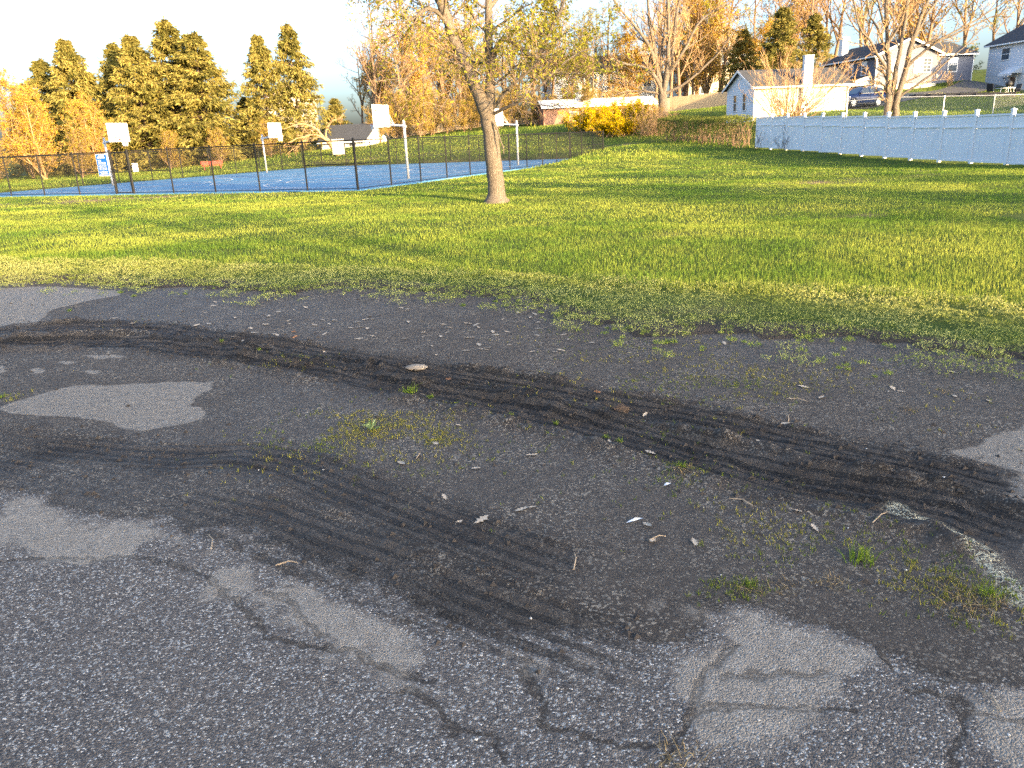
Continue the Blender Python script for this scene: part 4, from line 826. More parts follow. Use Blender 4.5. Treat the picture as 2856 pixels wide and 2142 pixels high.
# red bench beyond the court
rb = empty('park_bench', (-26.5, 73.5, gz(-26.5, 73.5)), .42); rb.scale = (.85, .85, .85); tag(rb, 'red park bench on the grass beyond the court', 'bench')
for i in range(4): MB().box(-1.1, 1.1, -.22+.11*i, -.13+.11*i, .42, .46).build('seat_slat', RED_PAINT, rb)
for i in range(3): MB().box(-1.1, 1.1, .26+.02*i, .29+.02*i, .55+.13*i, .65+.13*i).build('back_slat', RED_PAINT, rb)
for sx in (-.85, .85): MB().box(sx-.03, sx+.03, -.2, .28, 0, .42).build('leg', RED_PAINT, rb); MB().box(sx-.03, sx+.03, .26, .30, .42, .95).build('back_post', RED_PAINT, rb)

# small outbuilding with black roof, and glimpsed houses
def small_house(name, loc, rz, w, d, e, r, wall, roof, label, cat='house', wins=(), ridge='x'):
    h = empty(name, loc, rz); tag(h, label, cat)
    MB().box(-w/2, w/2, 0, d, -1.2, e).build('wall', wall, h)
    if ridge == 'x':
        for sx in (-w/2, w/2): MB().add([(sx, 0, e), (sx, d, e), (sx, d/2, r)], [(0, 1, 2)]).build('gable', wall, h)
        shingles(h, [(-w/2-.3, -.35, e-.1), (w/2+.3, -.35, e-.1), (w/2+.3, d/2, r), (-w/2-.3, d/2, r)], 10, roof); shingles(h, [(w/2+.3, d+.35, e-.1), (-w/2-.3, d+.35, e-.1), (-w/2-.3, d/2, r), (w/2+.3, d/2, r)], 10, roof)
    else:
        for sy in (0, d): MB().add([(-w/2, sy, e), (w/2, sy, e), (0, sy, r)], [(0, 1, 2)]).build('gable', wall, h)
        shingles(h, [(-w/2-.35, -.3, e-.1), (-w/2-.35, d+.3, e-.1), (0, d+.3, r), (0, -.3, r)], 10, roof); shingles(h, [(w/2+.35, d+.3, e-.1), (w/2+.35, -.3, e-.1), (0, -.3, r), (0, d+.3, r)], 10, roof)
    MB().box(-w/2-.3, w/2+.3, -.45, -.36, e-.22, e-.1).build('fascia', VINYL_TRIM, h)
    for (x, z, ww, hh) in wins: window(h, x, z, ww, hh, 0, grid=(1, 2))
    return h
small_house('shed', (-16.8, 86.0, 1.05), -.30, 5.2, 5.4, 1.15, 2.75, WHITE_WALL, GREY_ROOF, 'small white outbuilding with a steep black roof beyond the court', 'shed', [(1.1, .15, .8, .8)])
small_house('far_house', (-42.0, 165.0, 2.0), .2, 10, 9, 9.0, 12.2, TAN_WALL, plain('brown_shingle', (.20, .13, .10), .9), 'tan gabled house far off between the spruces', 'house', [(-2.5, 6.2, 1.1, 1.5), (0, 6.2, 1.1, 1.5), (2.5, 6.2, 1.1, 1.5)], ridge='y')
small_house('far_house', (15.5, 118.0, 4.6), .1, 16, 9, 5.6, 8.0, WHITE_WALL, GREY_ROOF, 'white house glimpsed through branches behind the big bare tree', 'house', [(-5, 3.4, 1.0, 1.4), (-2, 3.4, 1.0, 1.4), (3, 3.4, 1.0, 1.4), (6, 3.4, 1.0, 1.4), (-2, .8, 1.0, 1.3), (4, .8, 1.0, 1.3)])
small_house('far_house', (33.5, 122.0, 5.2), .05, 11, 9, 8.2, 10.5, STUCCO, GREY_ROOF, 'tall cream house half hidden by golden thicket beyond the wood fence', 'house', [(-3, 5.2, 1.0, 1.5), (0, 5.2, 1.0, 1.5), (3, 5.2, 1.0, 1.5), (-3, 1.6, 1.0, 1.5), (3, 1.6, 1.0, 1.5)], ridge='y')
small_house('long_shed', (11.4, 93.0, 2.6), .12, 13, 4.0, 2.3, 3.0, BRICK, plain('pale_metal_roof', (.62, .60, .56), .5), 'long low shed with a pale roof behind the yellow bushes', 'shed', [(-3, .7, .9, .9), (2, .7, .9, .9)])

# wooden stockade fences
def stockade(label, pts, H=1.75):
    r = empty('wooden_fence', (pts[0][0], pts[0][1], gz(*pts[0]))); tag(r, label, 'fence')
    ox, oy, oz = r.location
    for a, b in zip(pts[:-1], pts[1:]):
        L = math.hypot(b[0]-a[0], b[1]-a[1]); n = max(2, int(L/2.4)); dx, dy = (b[0]-a[0])/L, (b[1]-a[1])/L
        for i in range(n):
            x0, y0 = a[0]+dx*L*i/n, a[1]+dy*L*i/n; z = min(gz(x0, y0), gz(x0+dx*L/n, y0+dy*L/n)); M = Matrix(((dx, -dy, 0, x0-ox), (dy, dx, 0, y0-oy), (0, 0, 1, z-oz), (0, 0, 0, 1)))
            MB().box(-.06, .06, .02, .14, -.3, H+.08, M).build('post', WOOD, r)
            nb = 14; w = L/n/nb; pm = MB()
            for j in range(nb):
                hh = H+wr.uniform(-.03, .03); pm.box(j*w+.006, (j+1)*w-.006, -.012+wr.uniform(-.006, .006), .012, .03, hh, M)
            pm.build('board_panel', WOOD, r)
            for zz in (.35, H-.3): MB().box(0, L/n, .012, .06, zz, zz+.09, M).build('rail', WOOD, r)
stockade('weathered stockade fence behind the garage and the big bare tree', [(17.5, 101), (21, 100.5), (27.5, 97)])
stockade('weathered stockade fence seen beyond the court under the woodland', [(-13, 97), (-4, 98.5), (4, 100), (9, 100.5)], 1.6)

# ------------------------------------------------------------------ parked car (local x forward to the front, y left, z up)
CAR_PAINT = (lambda t: t.done(t.bsdf(t.mix(t.noise(t.coord(), 3), (0.010, 0.022, 0.075), (0.013, 0.028, 0.090)), 0.22, 0.0, None, .4)))(NT('navy_car_paint'))
TYRE = plain('tyre_rubber', (0.018, 0.018, 0.019), .85); RIM = plain('alloy_rim', (.55, .55, .56), .3, .8); CHROME = plain('chrome_trim', (.7, .7, .7), .18, .9)
LAMP_R = plain('tail_lamp_red', (.35, .012, .015), .2, spec=.6); LAMP_W = plain('head_lamp_clear', (.62, .64, .66), .15, spec=.7)
def car(loc, rz, label):
    c = empty('parked_car', loc, rz); tag(c, label, 'car')
    # station: x, z_low, z_belt, half width low, half width belt
    st = [(2.30, .38, .62, .62, .66), (2.22, .30, .80, .78, .78), (1.95, .26, .94, .88, .86), (1.45, .24, 1.03, .91, .88), (.95, .22, 1.08, .92, .89), (0, .22, 1.10, .93, .90), (-1.0, .22, 1.13, .93, .90), (-1.7, .25, 1.16, .92, .88), (-2.12, .32, 1.16, .88, .83), (-2.26, .42, 1.10, .80, .76)]
    vs = []; fs = []; n = 8
    for x, zl, zb, wl, wb in st:
        zm = zl+.55*(zb-zl); half = [(wl*.82, zl), (wl, zl+.10), (wl*1.01, zm), (wb, zb)]
        vs += [(x, -y, z) for y, z in half]+[(x, y, z) for y, z in reversed(half)]
    for i in range(len(st)-1):
        for k in range(n): fs.append((i*n+k, i*n+(k+1) % n, (i+1)*n+(k+1) % n, (i+1)*n+k))
    fs += [tuple(range(n)), tuple(range((len(st)-1)*n, len(st)*n))[::-1]]
    # cabin
    cb = [(.98, 1.06, .84, 1.08, .84), (.20, 1.09, .88, 1.58, .66), (-.2, 1.10, .89, 1.665, .64), (-1.2, 1.13, .88, 1.655, .63), (-1.85, 1.15, .86, 1.56, .60), (-2.14, 1.14, .80, 1.22, .70)]
    b0 = len(vs)
    for x, z0, w0, z1, w1 in cb: vs += [(x, -w0, z0), (x, -w1, z1), (x, w1, z1), (x, w0, z0)]
    for i in range(len(cb)-1):
        for k in range(3): fs.append((b0+i*4+k, b0+i*4+k+1, b0+(i+1)*4+k+1, b0+(i+1)*4+k))
    body = MB().add(vs, fs).build('body', CAR_PAINT, c, smooth=True)
    wx = (1.36, -1.30)
    for s in (-1, 1):
        y = lambda z: s*((.885-(z-1.09)*.44)+.012)
        for pts in ([(.72, 1.13), (.22, 1.50), (-.30, 1.585), (-.36, 1.14)], [(-.44, 1.145), (-.38, 1.59), (-1.12, 1.585), (-1.22, 1.165)], [(-1.32, 1.18), (-1.24, 1.58), (-1.62, 1.53), (-1.92, 1.30), (-1.72, 1.20)]):
            MB().add([(x, y(z), z) for x, z in pts]+[(x, y(z)-s*.01, z) for x, z in pts], [tuple(range(len(pts))), tuple(range(2*len(pts)-1, len(pts)-1, -1))]).build('side_window', CAR_GLASS, c)
        MB().tube([(.86, y(1.09), 1.10), (.22, y(1.52), 1.535), (-.3, y(1.60), 1.615), (-1.2, y(1.60), 1.61), (-1.66, y(1.54), 1.55), (-1.98, y(1.29), 1.29), (-1.74, y(1.17), 1.175), (-.4, y(1.12), 1.125), (.80, y(1.09), 1.095)], .013, 5).build('window_trim', CHROME, c)
        MB().box(.55, .78, s*.93-.09, s*.93+.09, 1.10, 1.25).build('mirror', CAR_PAINT, c, bevel=.03)
        for x in (-.15, -1.12): MB().box(x-.10, x+.10, s*.925-.02, s*.925+.02, .98, 1.01).build('door_handle', CAR_PAINT, c)
        MB().box(-1.0, 1.0, s*.92-.02, s*.92+.02, .25, .34).build('sill', DARK_PLASTIC, c)
        for x in (-.40, -1.28, .78): MB().box(x-.006, x+.006, s*.936-.006, s*.936+.004, .36, 1.08).build('door_seam', DARK_PLASTIC, c)
        for x in wx:
            MB().tube([(x+.44*math.cos(R(a)), s*.915, .35+.44*math.sin(R(a))) for a in range(0, 181, 15)], .045, 6).build('wheel_arch', DARK_PLASTIC, c)
            w = MB().tube([(x, s*.70, .35), (x, s*.72, .35), (x, s*.93, .35), (x, s*.945, .35)], [.33, .35, .35, .32], 24).build('wheel', TYRE, c, smooth=False)
            r = MB().tube([(x, s*.90, .35), (x, s*.949, .35)], [.10, .06], 10)
            for k in range(5):
                a = k*2*math.pi/5; dx, dz = math.cos(a), math.sin(a); px, pz = -dz, dx
                r.add([(x+dx*.05+px*.05*q, s*.952, .35+dz*.05+pz*.05*q) for q in (-1, 1)]+[(x+dx*.24+px*.085*q, s*.950, .35+dz*.24+pz*.085*q) for q in (1, -1)], [(0, 1, 2, 3)])
            ring = [(x+.245*math.cos(R(a)), s*.945, .35+.245*math.sin(R(a))) for a in range(0, 361, 15)]
            r.tube(ring, .02, 5, cap=False).build('rim', RIM, w)
        MB().add([(2.10, s*.80, .80), (1.72, s*.90, .92), (1.72, s*.905, .82), (2.14, s*.80, .70)], [(0, 1, 2, 3)]).build('headlight', LAMP_W, c)
        MB().prism([(-1.90, 1.14), (-2.20, 1.20), (-2.28, 1.02), (-2.27, .86), (-2.20, .90), (-2.14, 1.06)], 'y', s*.64, s*.895).build('tail_light', LAMP_R, c)
    MB().add([(.95, -.78, 1.09), (.95, .78, 1.09), (.24, .63, 1.565), (.24, -.63, 1.565)], [(0, 1, 2, 3)], Matrix.Translation((.02, 0, .012))).build('windscreen', CAR_GLASS, c)
    MB().add([(-2.16, -.62, 1.24), (-2.16, .62, 1.24), (-1.88, .56, 1.54), (-1.88, -.56, 1.54)], [(0, 1, 2, 3)], Matrix.Translation((-.015, 0, .01))).build('rear_window', CAR_GLASS, c)
    MB().box(2.23, 2.32, -.60, .60, .34, .58).build('grille', DARK_PLASTIC, c); MB().box(-2.32, -2.2, -.72, .72, .36, .62).build('rear_bumper', DARK_PLASTIC, c)
    MB().tube([(-.1, -.56, 1.70), (-1.6, -.54, 1.66)], .018, 5).build('roof_rail', CHROME, c); MB().tube([(-.1, .56, 1.70), (-1.6, .54, 1.66)], .018, 5).build('roof_rail', CHROME, c)
    return c
car((31.6, 71.6, 2.95), math.pi+.32, 'navy blue five-door car parked at the carport with silver wheels')

# ------------------------------------------------------------------ trees and shrubs
BARK_GREY = bark('grey_brown_bark', (0.055, 0.045, 0.036), (0.26, 0.22, 0.175))
BARK_TWIG = plain('twig_bark', (0.20, 0.135, 0.085), 0.9, var=.2, scale=3)
BARK_GOLD = plain('golden_twig_bark', (0.33, 0.215, 0.11), 0.9, var=.2, scale=3)
BARK_DARK = plain('conifer_bark', (0.085, 0.060, 0.045), 0.9, var=.2)
LEAF_SPRING = leafy('fresh_spring_leaves', (0.17, 0.18, 0.022), (0.40, 0.37, 0.050), .45)
LEAF_BUD = leafy('spring_buds', (0.24, 0.19, 0.035), (0.40, 0.28, 0.050), .35)
LEAF_GOLD = leafy('golden_buds', (0.34, 0.22, 0.035), (0.52, 0.33, 0.050), .35)
LEAF_YEL = leafy('forsythia_flowers', (0.36, 0.25, 0.004), (0.62, 0.44, 0.010), .3)
LEAF_HEDGE = leafy('hedge_leaves', (0.060, 0.095, 0.018), (0.19, 0.20, 0.050), .3)
NEEDLE = leafy('spruce_needles', (0.095, 0.100, 0.026), (0.350, 0.290, 0.085), .25)
NEEDLE_DK = leafy('cedar_foliage', (0.035, 0.05, 0.012), (0.15, 0.14, 0.03), .15)

def unit(v): return v/np.maximum(np.linalg.norm(v, axis=-1, keepdims=True), 1e-9)
def tubes(P, Rr, sides):
    """P (B,n,3) polylines, Rr (B,n) radii -> verts, quads"""
    B, n, _ = P.shape
    T = np.empty_like(P); T[:, 1:-1] = P[:, 2:]-P[:, :-2]; T[:, 0] = P[:, 1]-P[:, 0]; T[:, -1] = P[:, -1]-P[:, -2]; T = unit(T)
    d = unit(P[:, -1]-P[:, 0]); ref = np.where(np.abs(d[:, 2:3]) < 0.75, np.array([[0, 0, 1.0]]), np.array([[1.0, 0.1, 0]]))
    A = unit(np.cross(T, ref[:, None, :])); Bn = np.cross(A, T)
    an = np.arange(sides)*2*np.pi/sides
    V = P[:, :, None, :]+(A[:, :, None, :]*np.cos(an)[None, None, :, None]+Bn[:, :, None, :]*np.sin(an)[None, None, :, None])*Rr[:, :, None, None]
    idx = np.arange(B*n*sides).reshape(B, n, sides); nx = np.roll(idx, -1, axis=2)
    F = np.stack([idx[:, :-1], nx[:, :-1], nx[:, 1:], idx[:, 1:]], -1).reshape(-1, 4)
    return V.reshape(-1, 3), F
def join(parts):
    V = []; F = []; b = 0
    for v, f in parts:
        V.append(v); F.append(f+b); b += len(v)
    return np.concatenate(V), F
def spawn(rg, par, Rpar, count, t0, t1, ang, Lf, rf, n, trop, wig, Labs=None, tdist=1.0):
    """children of polylines par (B,m,3): count per parent; returns P (B*count,n,3), R"""
    B, m, _ = par.shape
    pl = np.linalg.norm(par[:, 1:]-par[:, :-1], axis=-1).sum(1)
    t = t0+(t1-t0)*((np.arange(count)[None, :]+rg.random((B, count)))/count)**tdist
    s = t*(m-1); i = np.clip(s.astype(int), 0, m-2); f = (s-i)[..., None]
    bi = np.arange(B)[:, None]
    p0 = par[bi, i]*(1-f)+par[bi, i+1]*f; tg = unit(par[bi, i+1]-par[bi, i]); r0 = Rpar[bi, i]*(1-f[..., 0])+Rpar[bi, i+1]*f[..., 0]
    rv = rg.normal(size=p0.shape); perp = unit(rv-(rv*tg).sum(-1, keepdims=True)*tg)
    a = np.radians(ang*(0.75+0.5*rg.random((B, count))))[..., None]
    d = tg*np.cos(a)+perp*np.sin(a)
    L = (Labs if Labs is not None else pl[:, None]*Lf)*(0.6+0.6*rg.random((B, count)))*(1-0.45*t)
    d = d.reshape(-1, 3); L = L.reshape(-1); p = p0.reshape(-1, 3); rr = (r0*rf).reshape(-1)
    P = np.empty((len(d), n, 3)); P[:, 0] = p; st = (L/(n-1))[:, None]
    for k in range(1, n):
        d = unit(d+np.array([0, 0, trop])*(1.0/(n-1))+rg.normal(size=d.shape)*wig); p = p+d*st; P[:, k] = p
    Rr = rr[:, None]*np.linspace(1, .35, n)[None, :]
    return P, Rr
def leaf_cards(rg, pts, size, jit, droop=0.0, aspect=.5, tri=False, tone=None, up=0.0):
    """small pointed leaf faces scattered round the points"""
    N = len(pts); c = pts+rg.normal(size=(N, 3))*jit
    d = rg.normal(size=(N, 3)); d[:, 2] = d[:, 2]*.8-droop+up; d = unit(d); s = unit(np.cross(d, rg.normal(size=(N, 3))))
    L = size*(0.6+0.8*rg.random((N, 1))); w = L*aspect
    tone = rg.random(N) if tone is None else tone
    if tri:
        V = np.stack([c-s*w*.5, c+s*w*.5, c+d*L], 1).reshape(-1, 3); F = np.arange(N*3).reshape(-1, 3); T = np.repeat(tone, 3)
    else:
        V = np.stack([c, c+d*L*.5+s*w*.5, c+d*L, c+d*L*.5-s*w*.5], 1).reshape(-1, 3); F = np.arange(N*4).reshape(-1, 4); T = np.repeat(tone, 4)
    return V, F, T
def along(rg, P, n, t0=0.2):
    B, m, _ = P.shape; t = (t0+(1-t0)*rg.random((B, n)))*(m-1); i = np.clip(t.astype(int), 0, m-2); f = (t-i)[..., None]; b = np.arange(B)[:, None]
    return (P[b, i]*(1-f)+P[b, i+1]*f).reshape(-1, 3)
def tree_meshes(name, woody, leaves=None, wood_sides=None):
    """woody: list of (P, R, sides); returns dict part -> mesh"""
    out = {}
    big = [tubes(P, r, s) for P, r, s in woody if s >= 5]; small = [tubes(P, r, s) for P, r, s in woody if s < 5]
    if big: V, F = join(big); out['trunk'] = np_mesh(name+'_trunk', V, F, None, True)
    if small: V, F = join(small); out['twigs'] = np_mesh(name+'_twigs', V, F, None, False)
    if leaves:
        V = []; F = []; T = []; b = 0
        for v, f, t_ in leaves: V.append(v); F.append(f+b); T.append(t_); b += len(v)
        out['crown'] = np_mesh(name+'_crown', np.concatenate(V), F, {'tone': ('FLOAT', np.concatenate(T))}, False)
    return out
def plant(name, meshes, mats, loc, label, cat, rz=0.0, scale=1.0, group=None):
    o = empty(name, loc, rz); o.scale = (scale,)*3 if not hasattr(scale, '__len__') else scale
    tag(o, label, cat, group)
    nm = {'twigs': 'twigs', 'trunk': 'trunk', 'crown': 'crown'}
    for k, me in meshes.items():
        if not me.materials: me.materials.append(mats[k])
        link(nm[k], me, None, o)
    return o
def trunk_line(h, n, lean=(0, 0), wig=.05, rg=None, r0=.3, r1=.08, flare=1.35):
    z = np.linspace(0, h, n); w = np.cumsum(rg.normal(size=(n, 2))*wig, 0); w -= w[0]
    P = np.stack([lean[0]*z/h+w[:, 0], lean[1]*z/h+w[:, 1], z-.15], 1)[None]
    r = r0+(r1-r0)*np.linspace(0, 1, n)**.8; r[0] *= flare; return P, r[None]
def poly_limb(pts, r0, r1, n=12, wig=0.02, rg=nrg):
    pts = np.array(pts, float); s = np.linspace(0, len(pts)-1, n)
    # Catmull-Rom through the points
    Q = np.concatenate([[2*pts[0]-pts[1]], pts, [2*pts[-1]-pts[-2]]]); out = []
    for q in s:
        i = min(int(q), len(pts)-2); f = q-i; a, b, c, d = Q[i:i+4]
        out.append(.5*((2*b)+(-a+c)*f+(2*a-5*b+4*c-d)*f*f+(-a+3*b-3*c+d)*f**3))
    P = np.array(out); P[1:-1] += rg.normal(size=(n-2, 3))*wig
    return P[None], np.linspace(r0, r1, n)[None]

# ---- deciduous generic: bare or budding
def deciduous(name, seed, h, r0, n1=9, n2=7, n3=6, n4=4, leaf=None, leaf_size=.16, nleaf=3, spread=46, t0=.22, L1=.62, multi=1, twig=.006, jit=.10, up=.5, lf=.42):
    rg = np.random.default_rng(seed); wood = []
    tr = [trunk_line(h*.92, 9, rg.normal(size=2)*h*.05*(1 if multi == 1 else 3.0), h*.006, rg, r0, r0*.12) for _ in range(multi)]
    P0 = np.concatenate([a for a, _ in tr]); R0 = np.concatenate([b for _, b in tr]); wood.append((P0, R0, 7))
    P1, R1 = spawn(rg, P0, R0, n1, t0, .97, spread, .0, .62, 7, up, .10, Labs=h*L1*.62); wood.append((P1, R1, 5))
    P2, R2 = spawn(rg, P1, R1, n2, .20, .98, 42, lf+.10, .60, 5, .30, .14); R2 = np.maximum(R2, twig*1.7); wood.append((P2, R2, 3))
    P3, R3 = spawn(rg, P2, R2, n3, .15, 1.0, 40, lf+.08, .6, 4, .25, .18); R3 = np.maximum(R3, twig*1.2); wood.append((P3, R3, 3))
    last = P3
    if n4: P4, R4 = spawn(rg, P3, R3, n4, .15, 1.0, 38, .55, .6, 3, .2, .2); R4 = np.maximum(R4, twig); wood.append((P4, R4, 3)); last = P4
    lv = None
    if leaf:
        pts = along(rg, last, nleaf); keep = rg.random(len(pts)) < leaf; lv = [leaf_cards(rg, pts[keep], leaf_size, jit, .15, .55)]
    return tree_meshes(name, wood, lv)
D = {}
D['oak_a'] = deciduous('budding_oak_a', 21, 15, .26, 11, 7, 5, 3, .80, .17, 2, 44, up=.55)
D['oak_b'] = deciduous('budding_oak_b', 22, 13, .22, 12, 7, 5, 3, .75, .18, 2, 52, up=.4)
D['bare_a'] = deciduous('bare_tree_a', 23, 16, .28, 12, 7, 5, 4, .18, .15, 1, 40, up=.7, twig=.008)
D['bare_b'] = deciduous('bare_tree_b', 24, 15, .24, 13, 7, 5, 4, .15, .15, 1, 48, up=.55, twig=.008)
D['gold_a'] = deciduous('golden_tree_a', 25, 9.5, .13, 13, 8, 6, 3, .9, .15, 2, 46, t0=.05, multi=3, up=.5, lf=.45)
D['gold_b'] = deciduous('golden_tree_b', 26, 8.0, .10, 13, 7, 6, 3, .95, .15, 2, 54, t0=.04, multi=3, up=.4, lf=.45)
D['brush'] = deciduous('brush', 27, 5.0, .05, 11, 6, 5, 3, .7, .11, 2, 55, t0=.03, multi=4, up=.5, twig=.006)
M_OAK = dict(trunk=BARK_TWIG, twigs=BARK_TWIG, crown=LEAF_SPRING); M_BUD = dict(trunk=BARK_TWIG, twigs=BARK_TWIG, crown=LEAF_BUD); M_GOLD = dict(trunk=BARK_GOLD, twigs=BARK_GOLD, crown=LEAF_GOLD)
for k_, mm in (('oak_a', M_OAK), ('oak_b', M_OAK), ('bare_a', dict(trunk=BARK_TWIG, twigs=BARK_GOLD, crown=LEAF_BUD)), ('bare_b', dict(trunk=BARK_TWIG, twigs=BARK_GOLD, crown=LEAF_GOLD)), ('gold_a', M_GOLD), ('gold_b', M_GOLD), ('brush', M_BUD)):
    for part, me in D[k_].items(): me.materials.append(mm[part])
def put(kind, x, y, label, cat='tree', rz=None, s=1.0, name=None, group=None):
    return plant(name or {'oak': 'budding_tree', 'bare': 'bare_tree', 'gold': 'golden_tree', 'brush': 'wild_shrub'}[kind.split('_')[0]], D[kind], {}, (x, y, gz(x, y)-.05), label, cat, rnd.uniform(0, 6.28) if rz is None else rz, s, group)

# ---- spruces
def spruce(name, seed, h, rad):
    rg = np.random.default_rng(seed); P0, R0 = trunk_line(h, 8, (0, 0), .02, rg, h*.018, .02); wood = [(P0, R0, 7)]
    nb = 230; t = np.sort(rg.random(nb))**.92; z = h*(.05+.93*t); prof = (1-t)**.80*(.62+.55*rg.random(nb)); az = rg.random(nb)*6.283
    L = rad*prof+.18; n = 6; P = np.empty((nb, n, 3)); s = np.linspace(0, 1, n)
    dropp = (.42-.62*t)[:, None]                      # lower boughs sag, top ones rise
    rr = s[None, :]*L[:, None]; P[:, :, 0] = np.cos(az)[:, None]*rr; P[:, :, 1] = np.sin(az)[:, None]*rr
    P[:, :, 2] = z[:, None]-dropp*rr*(.5+.9*s[None, :])+.35*dropp*L[:, None]*s[None, :]**3
    P[:, 1:] += rg.normal(size=(nb, n-1, 3))*.06; Rb = np.linspace(.035, .008, n)[None, :]*np.ones((nb, 1)); wood.append((P, Rb, 3))
    # side branchlets
    P2, R2 = spawn(rg, P, Rb, 9, .18, 1.0, 55, .36, .5, 3, -.35, .14)
    a = along(rg, P2, 9, .1); b = along(rg, P, 22, .2); pts = np.concatenate([a, b]); N = len(pts)
    c = pts+rg.normal(size=(N, 3))*.06; out = c.copy(); out[:, 2] = 0; out = unit(out)
    d = out*.55+rg.normal(size=(N, 3))*.45; d[:, 2] -= .55; d = unit(d); sd = unit(np.cross(d, rg.normal(size=(N, 3)))); Ln = .36*(.6+.8*rg.random((N, 1)))*(h/14); w = Ln*.15
    V = np.stack([c, c+d*Ln*.45+sd*w, c+d*Ln, c+d*Ln*.45-sd*w], 1).reshape(-1, 3); F = np.arange(N*4).reshape(-1, 4)
    clump = fbm(c[:, 0]*1.1+seed, c[:, 2]*1.1+c[:, 1], 2); tone = np.clip(.25+.9*(clump-.3)+rg.normal(size=N)*.18, 0, 1)
    return tree_meshes(name, wood, [(V, F, np.repeat(tone, 4))])
S = [spruce('spruce_a', 41, 14.0, 4.3), spruce('spruce_b', 42, 13.2, 4.0), spruce('spruce_c', 43, 14.5, 4.7)]
for m_ in S:
    m_['trunk'].materials.append(BARK_DARK); m_['twigs'].materials.append(BARK_DARK); m_['crown'].materials.append(NEEDLE)
SG = 'row of tall spruces beyond the court'
for (x, y, top, k_, lab, fat) in ((-48.0, 88, 12.0, 1, 'smaller spruce at the outer end of the row beside the golden trees', 1.0), (-43.6, 85, 13.4, 0, 'pale tipped spruce standing second in the row from the golden trees', .95), (-41.2, 90, 13.6, 1, 'narrow pointed spruce rising between two broader ones', .85), (-36.9, 85, 13.5, 0, 'dense olive spruce behind the blue rules sign', 1.0), (-33.6, 86, 14.9, 2, 'tallest spruce of the row with a ragged brown-tipped top', 1.0), (-30.6, 85, 13.5, 1, 'bulky spruce with blunt crown beside the gap of sky', 1.2), (-25.0, 88, 13.4, 0, 'spruce with a thin brown leader past the gap of sky', .85), (-22.0, 89, 14.4, 2, 'open spruce showing sky through its boughs beside the black-roofed shed', .85), (-34.5, 90, 11.5, 2, 'lower spruce filling in behind the tallest one', 1.1), (-39.0, 92, 10.5, 0, 'half hidden spruce behind the dense olive one', 1.2), (-52.5, 92, 10.0, 0, 'short spruce half lost among golden branches', 1.0), (-28.0, 91, 7.5, 1, 'low spruce at the foot of the gap of sky', 1.5), (-45.5, 92, 10.8, 2, 'dark spruce behind the pale tipped one', 1.2), (-18.5, 92, 7.0, 1, 'short spruce beside the black-roofed shed', 1.3)):
    hh = (14.0, 13.2, 14.5)[k_]; z = gz(x, y); s_ = (top-z)/hh; plant('spruce', S[k_], {}, (x, y, z-.1), lab, 'tree', rnd.uniform(0, 6.28), (s_*fat*1.22, s_*fat*1.22, s_), SG)

# ---- golden thicket on the left
GG = 'golden budding trees beside the court'
for x, y, k_, s_, lab in ((-55, 76, 'gold_a', 1.15, 'tall golden budding tree with a pale bare top'), (-49, 70, 'gold_b', 1.15, 'broad golden tree leaning over the corner of the court fence'), (-45, 77, 'gold_a', .95, 'golden tree in front of the short spruce'), (-41.5, 73, 'gold_b', .95, 'bushy golden tree behind the basketball hoop with the red target square'), (-38.0, 76, 'gold_a', .72, 'slender golden tree against the dense olive spruce'), (-58, 68, 'gold_b', 1.2, 'large golden tree on the outer side of the thicket'), (-52, 62, 'gold_a', .70, 'low yellow-green tree just outside the fence corner'), (-46.5, 66, 'gold_b', .62, 'small yellow tree growing against the court fence'), (-62, 80, 'gold_a', 1.2, 'golden tree at the back of the thicket'), (-43.5, 68.5, 'brush', 1.0, 'tangled brown brush at the foot of the golden trees'), (-38.5, 73.5, 'brush', .9, 'brown brush in front of the spruce trunks')):
    put(k_, x, y, lab, s=s_, group=GG)
for x, y, s_, lab in ((-33, 80, .75, 'low scrub under the tallest spruce'), (-28, 80, .7, 'low scrub under the blunt-crowned spruce'), (-23.5, 82, .75, 'low scrub under the open spruce')): put('brush', x, y, lab, 'shrub', s=s_)

# ---- woodland behind
WG = 'woodland trees behind the park'
for i, (x, y, k_, s_, lab) in enumerate(((-15.5, 102, 'bare_a', 1.05, 'wide bare orange-twigged tree next to the spruces'), (-11, 96, 'bare_b', 1.0, 'spreading bare tree above the black-roofed shed'), (-8, 108, 'oak_a', 1.0, 'woodland tree with first yellow leaves behind the spreading bare tree'), (-5, 99, 'oak_b', .85, 'leafing tree over the stockade fence beyond the court'), (-1, 106, 'oak_a', .95, 'tall leafing tree right behind the central trunk'), (3, 101, 'oak_b', .9, 'leafing tree at the bend of the stockade fence'), (7, 110, 'bare_a', 1.0, 'bare tree rising behind the long low shed'), (11, 104, 'oak_a', .85, 'thin leafing tree over the pale-roofed shed'), (22, 112, 'bare_b', 1.05, 'bare golden tree between the white and cream far houses'), (27.5, 108, 'gold_a', 1.55, 'dense orange thicket tree behind the garage'), (31, 115, 'bare_a', 1.0, 'pale bare tree behind the garage chimney'), (38, 112, 'bare_b', 1.0, 'bare tree rising over the garage roof'), (44, 110, 'bare_a', 1.05, 'bare tree behind the roof of the blue house'), (51, 108, 'bare_b', 1.1, 'bare tree behind the blue house gable'), (58, 112, 'bare_a', 1.15, 'bare reddish tree between the blue and white houses'), (65, 108, 'oak_b', 1.1, 'leafing tree rising behind the white house'), (-19, 112, 'bare_b', .9, 'distant bare tree between spruce and shed'), (15, 125, 'oak_b', 1.1, 'leafing tree behind the white far house'), (-3, 120, 'bare_a', 1.1, 'bare tree deep in the woodland'), (34, 104, 'gold_b', 1.1, 'golden thicket tree past the end of the stockade fence'))):
    put(k_, x, y, lab, s=s_, group=WG)
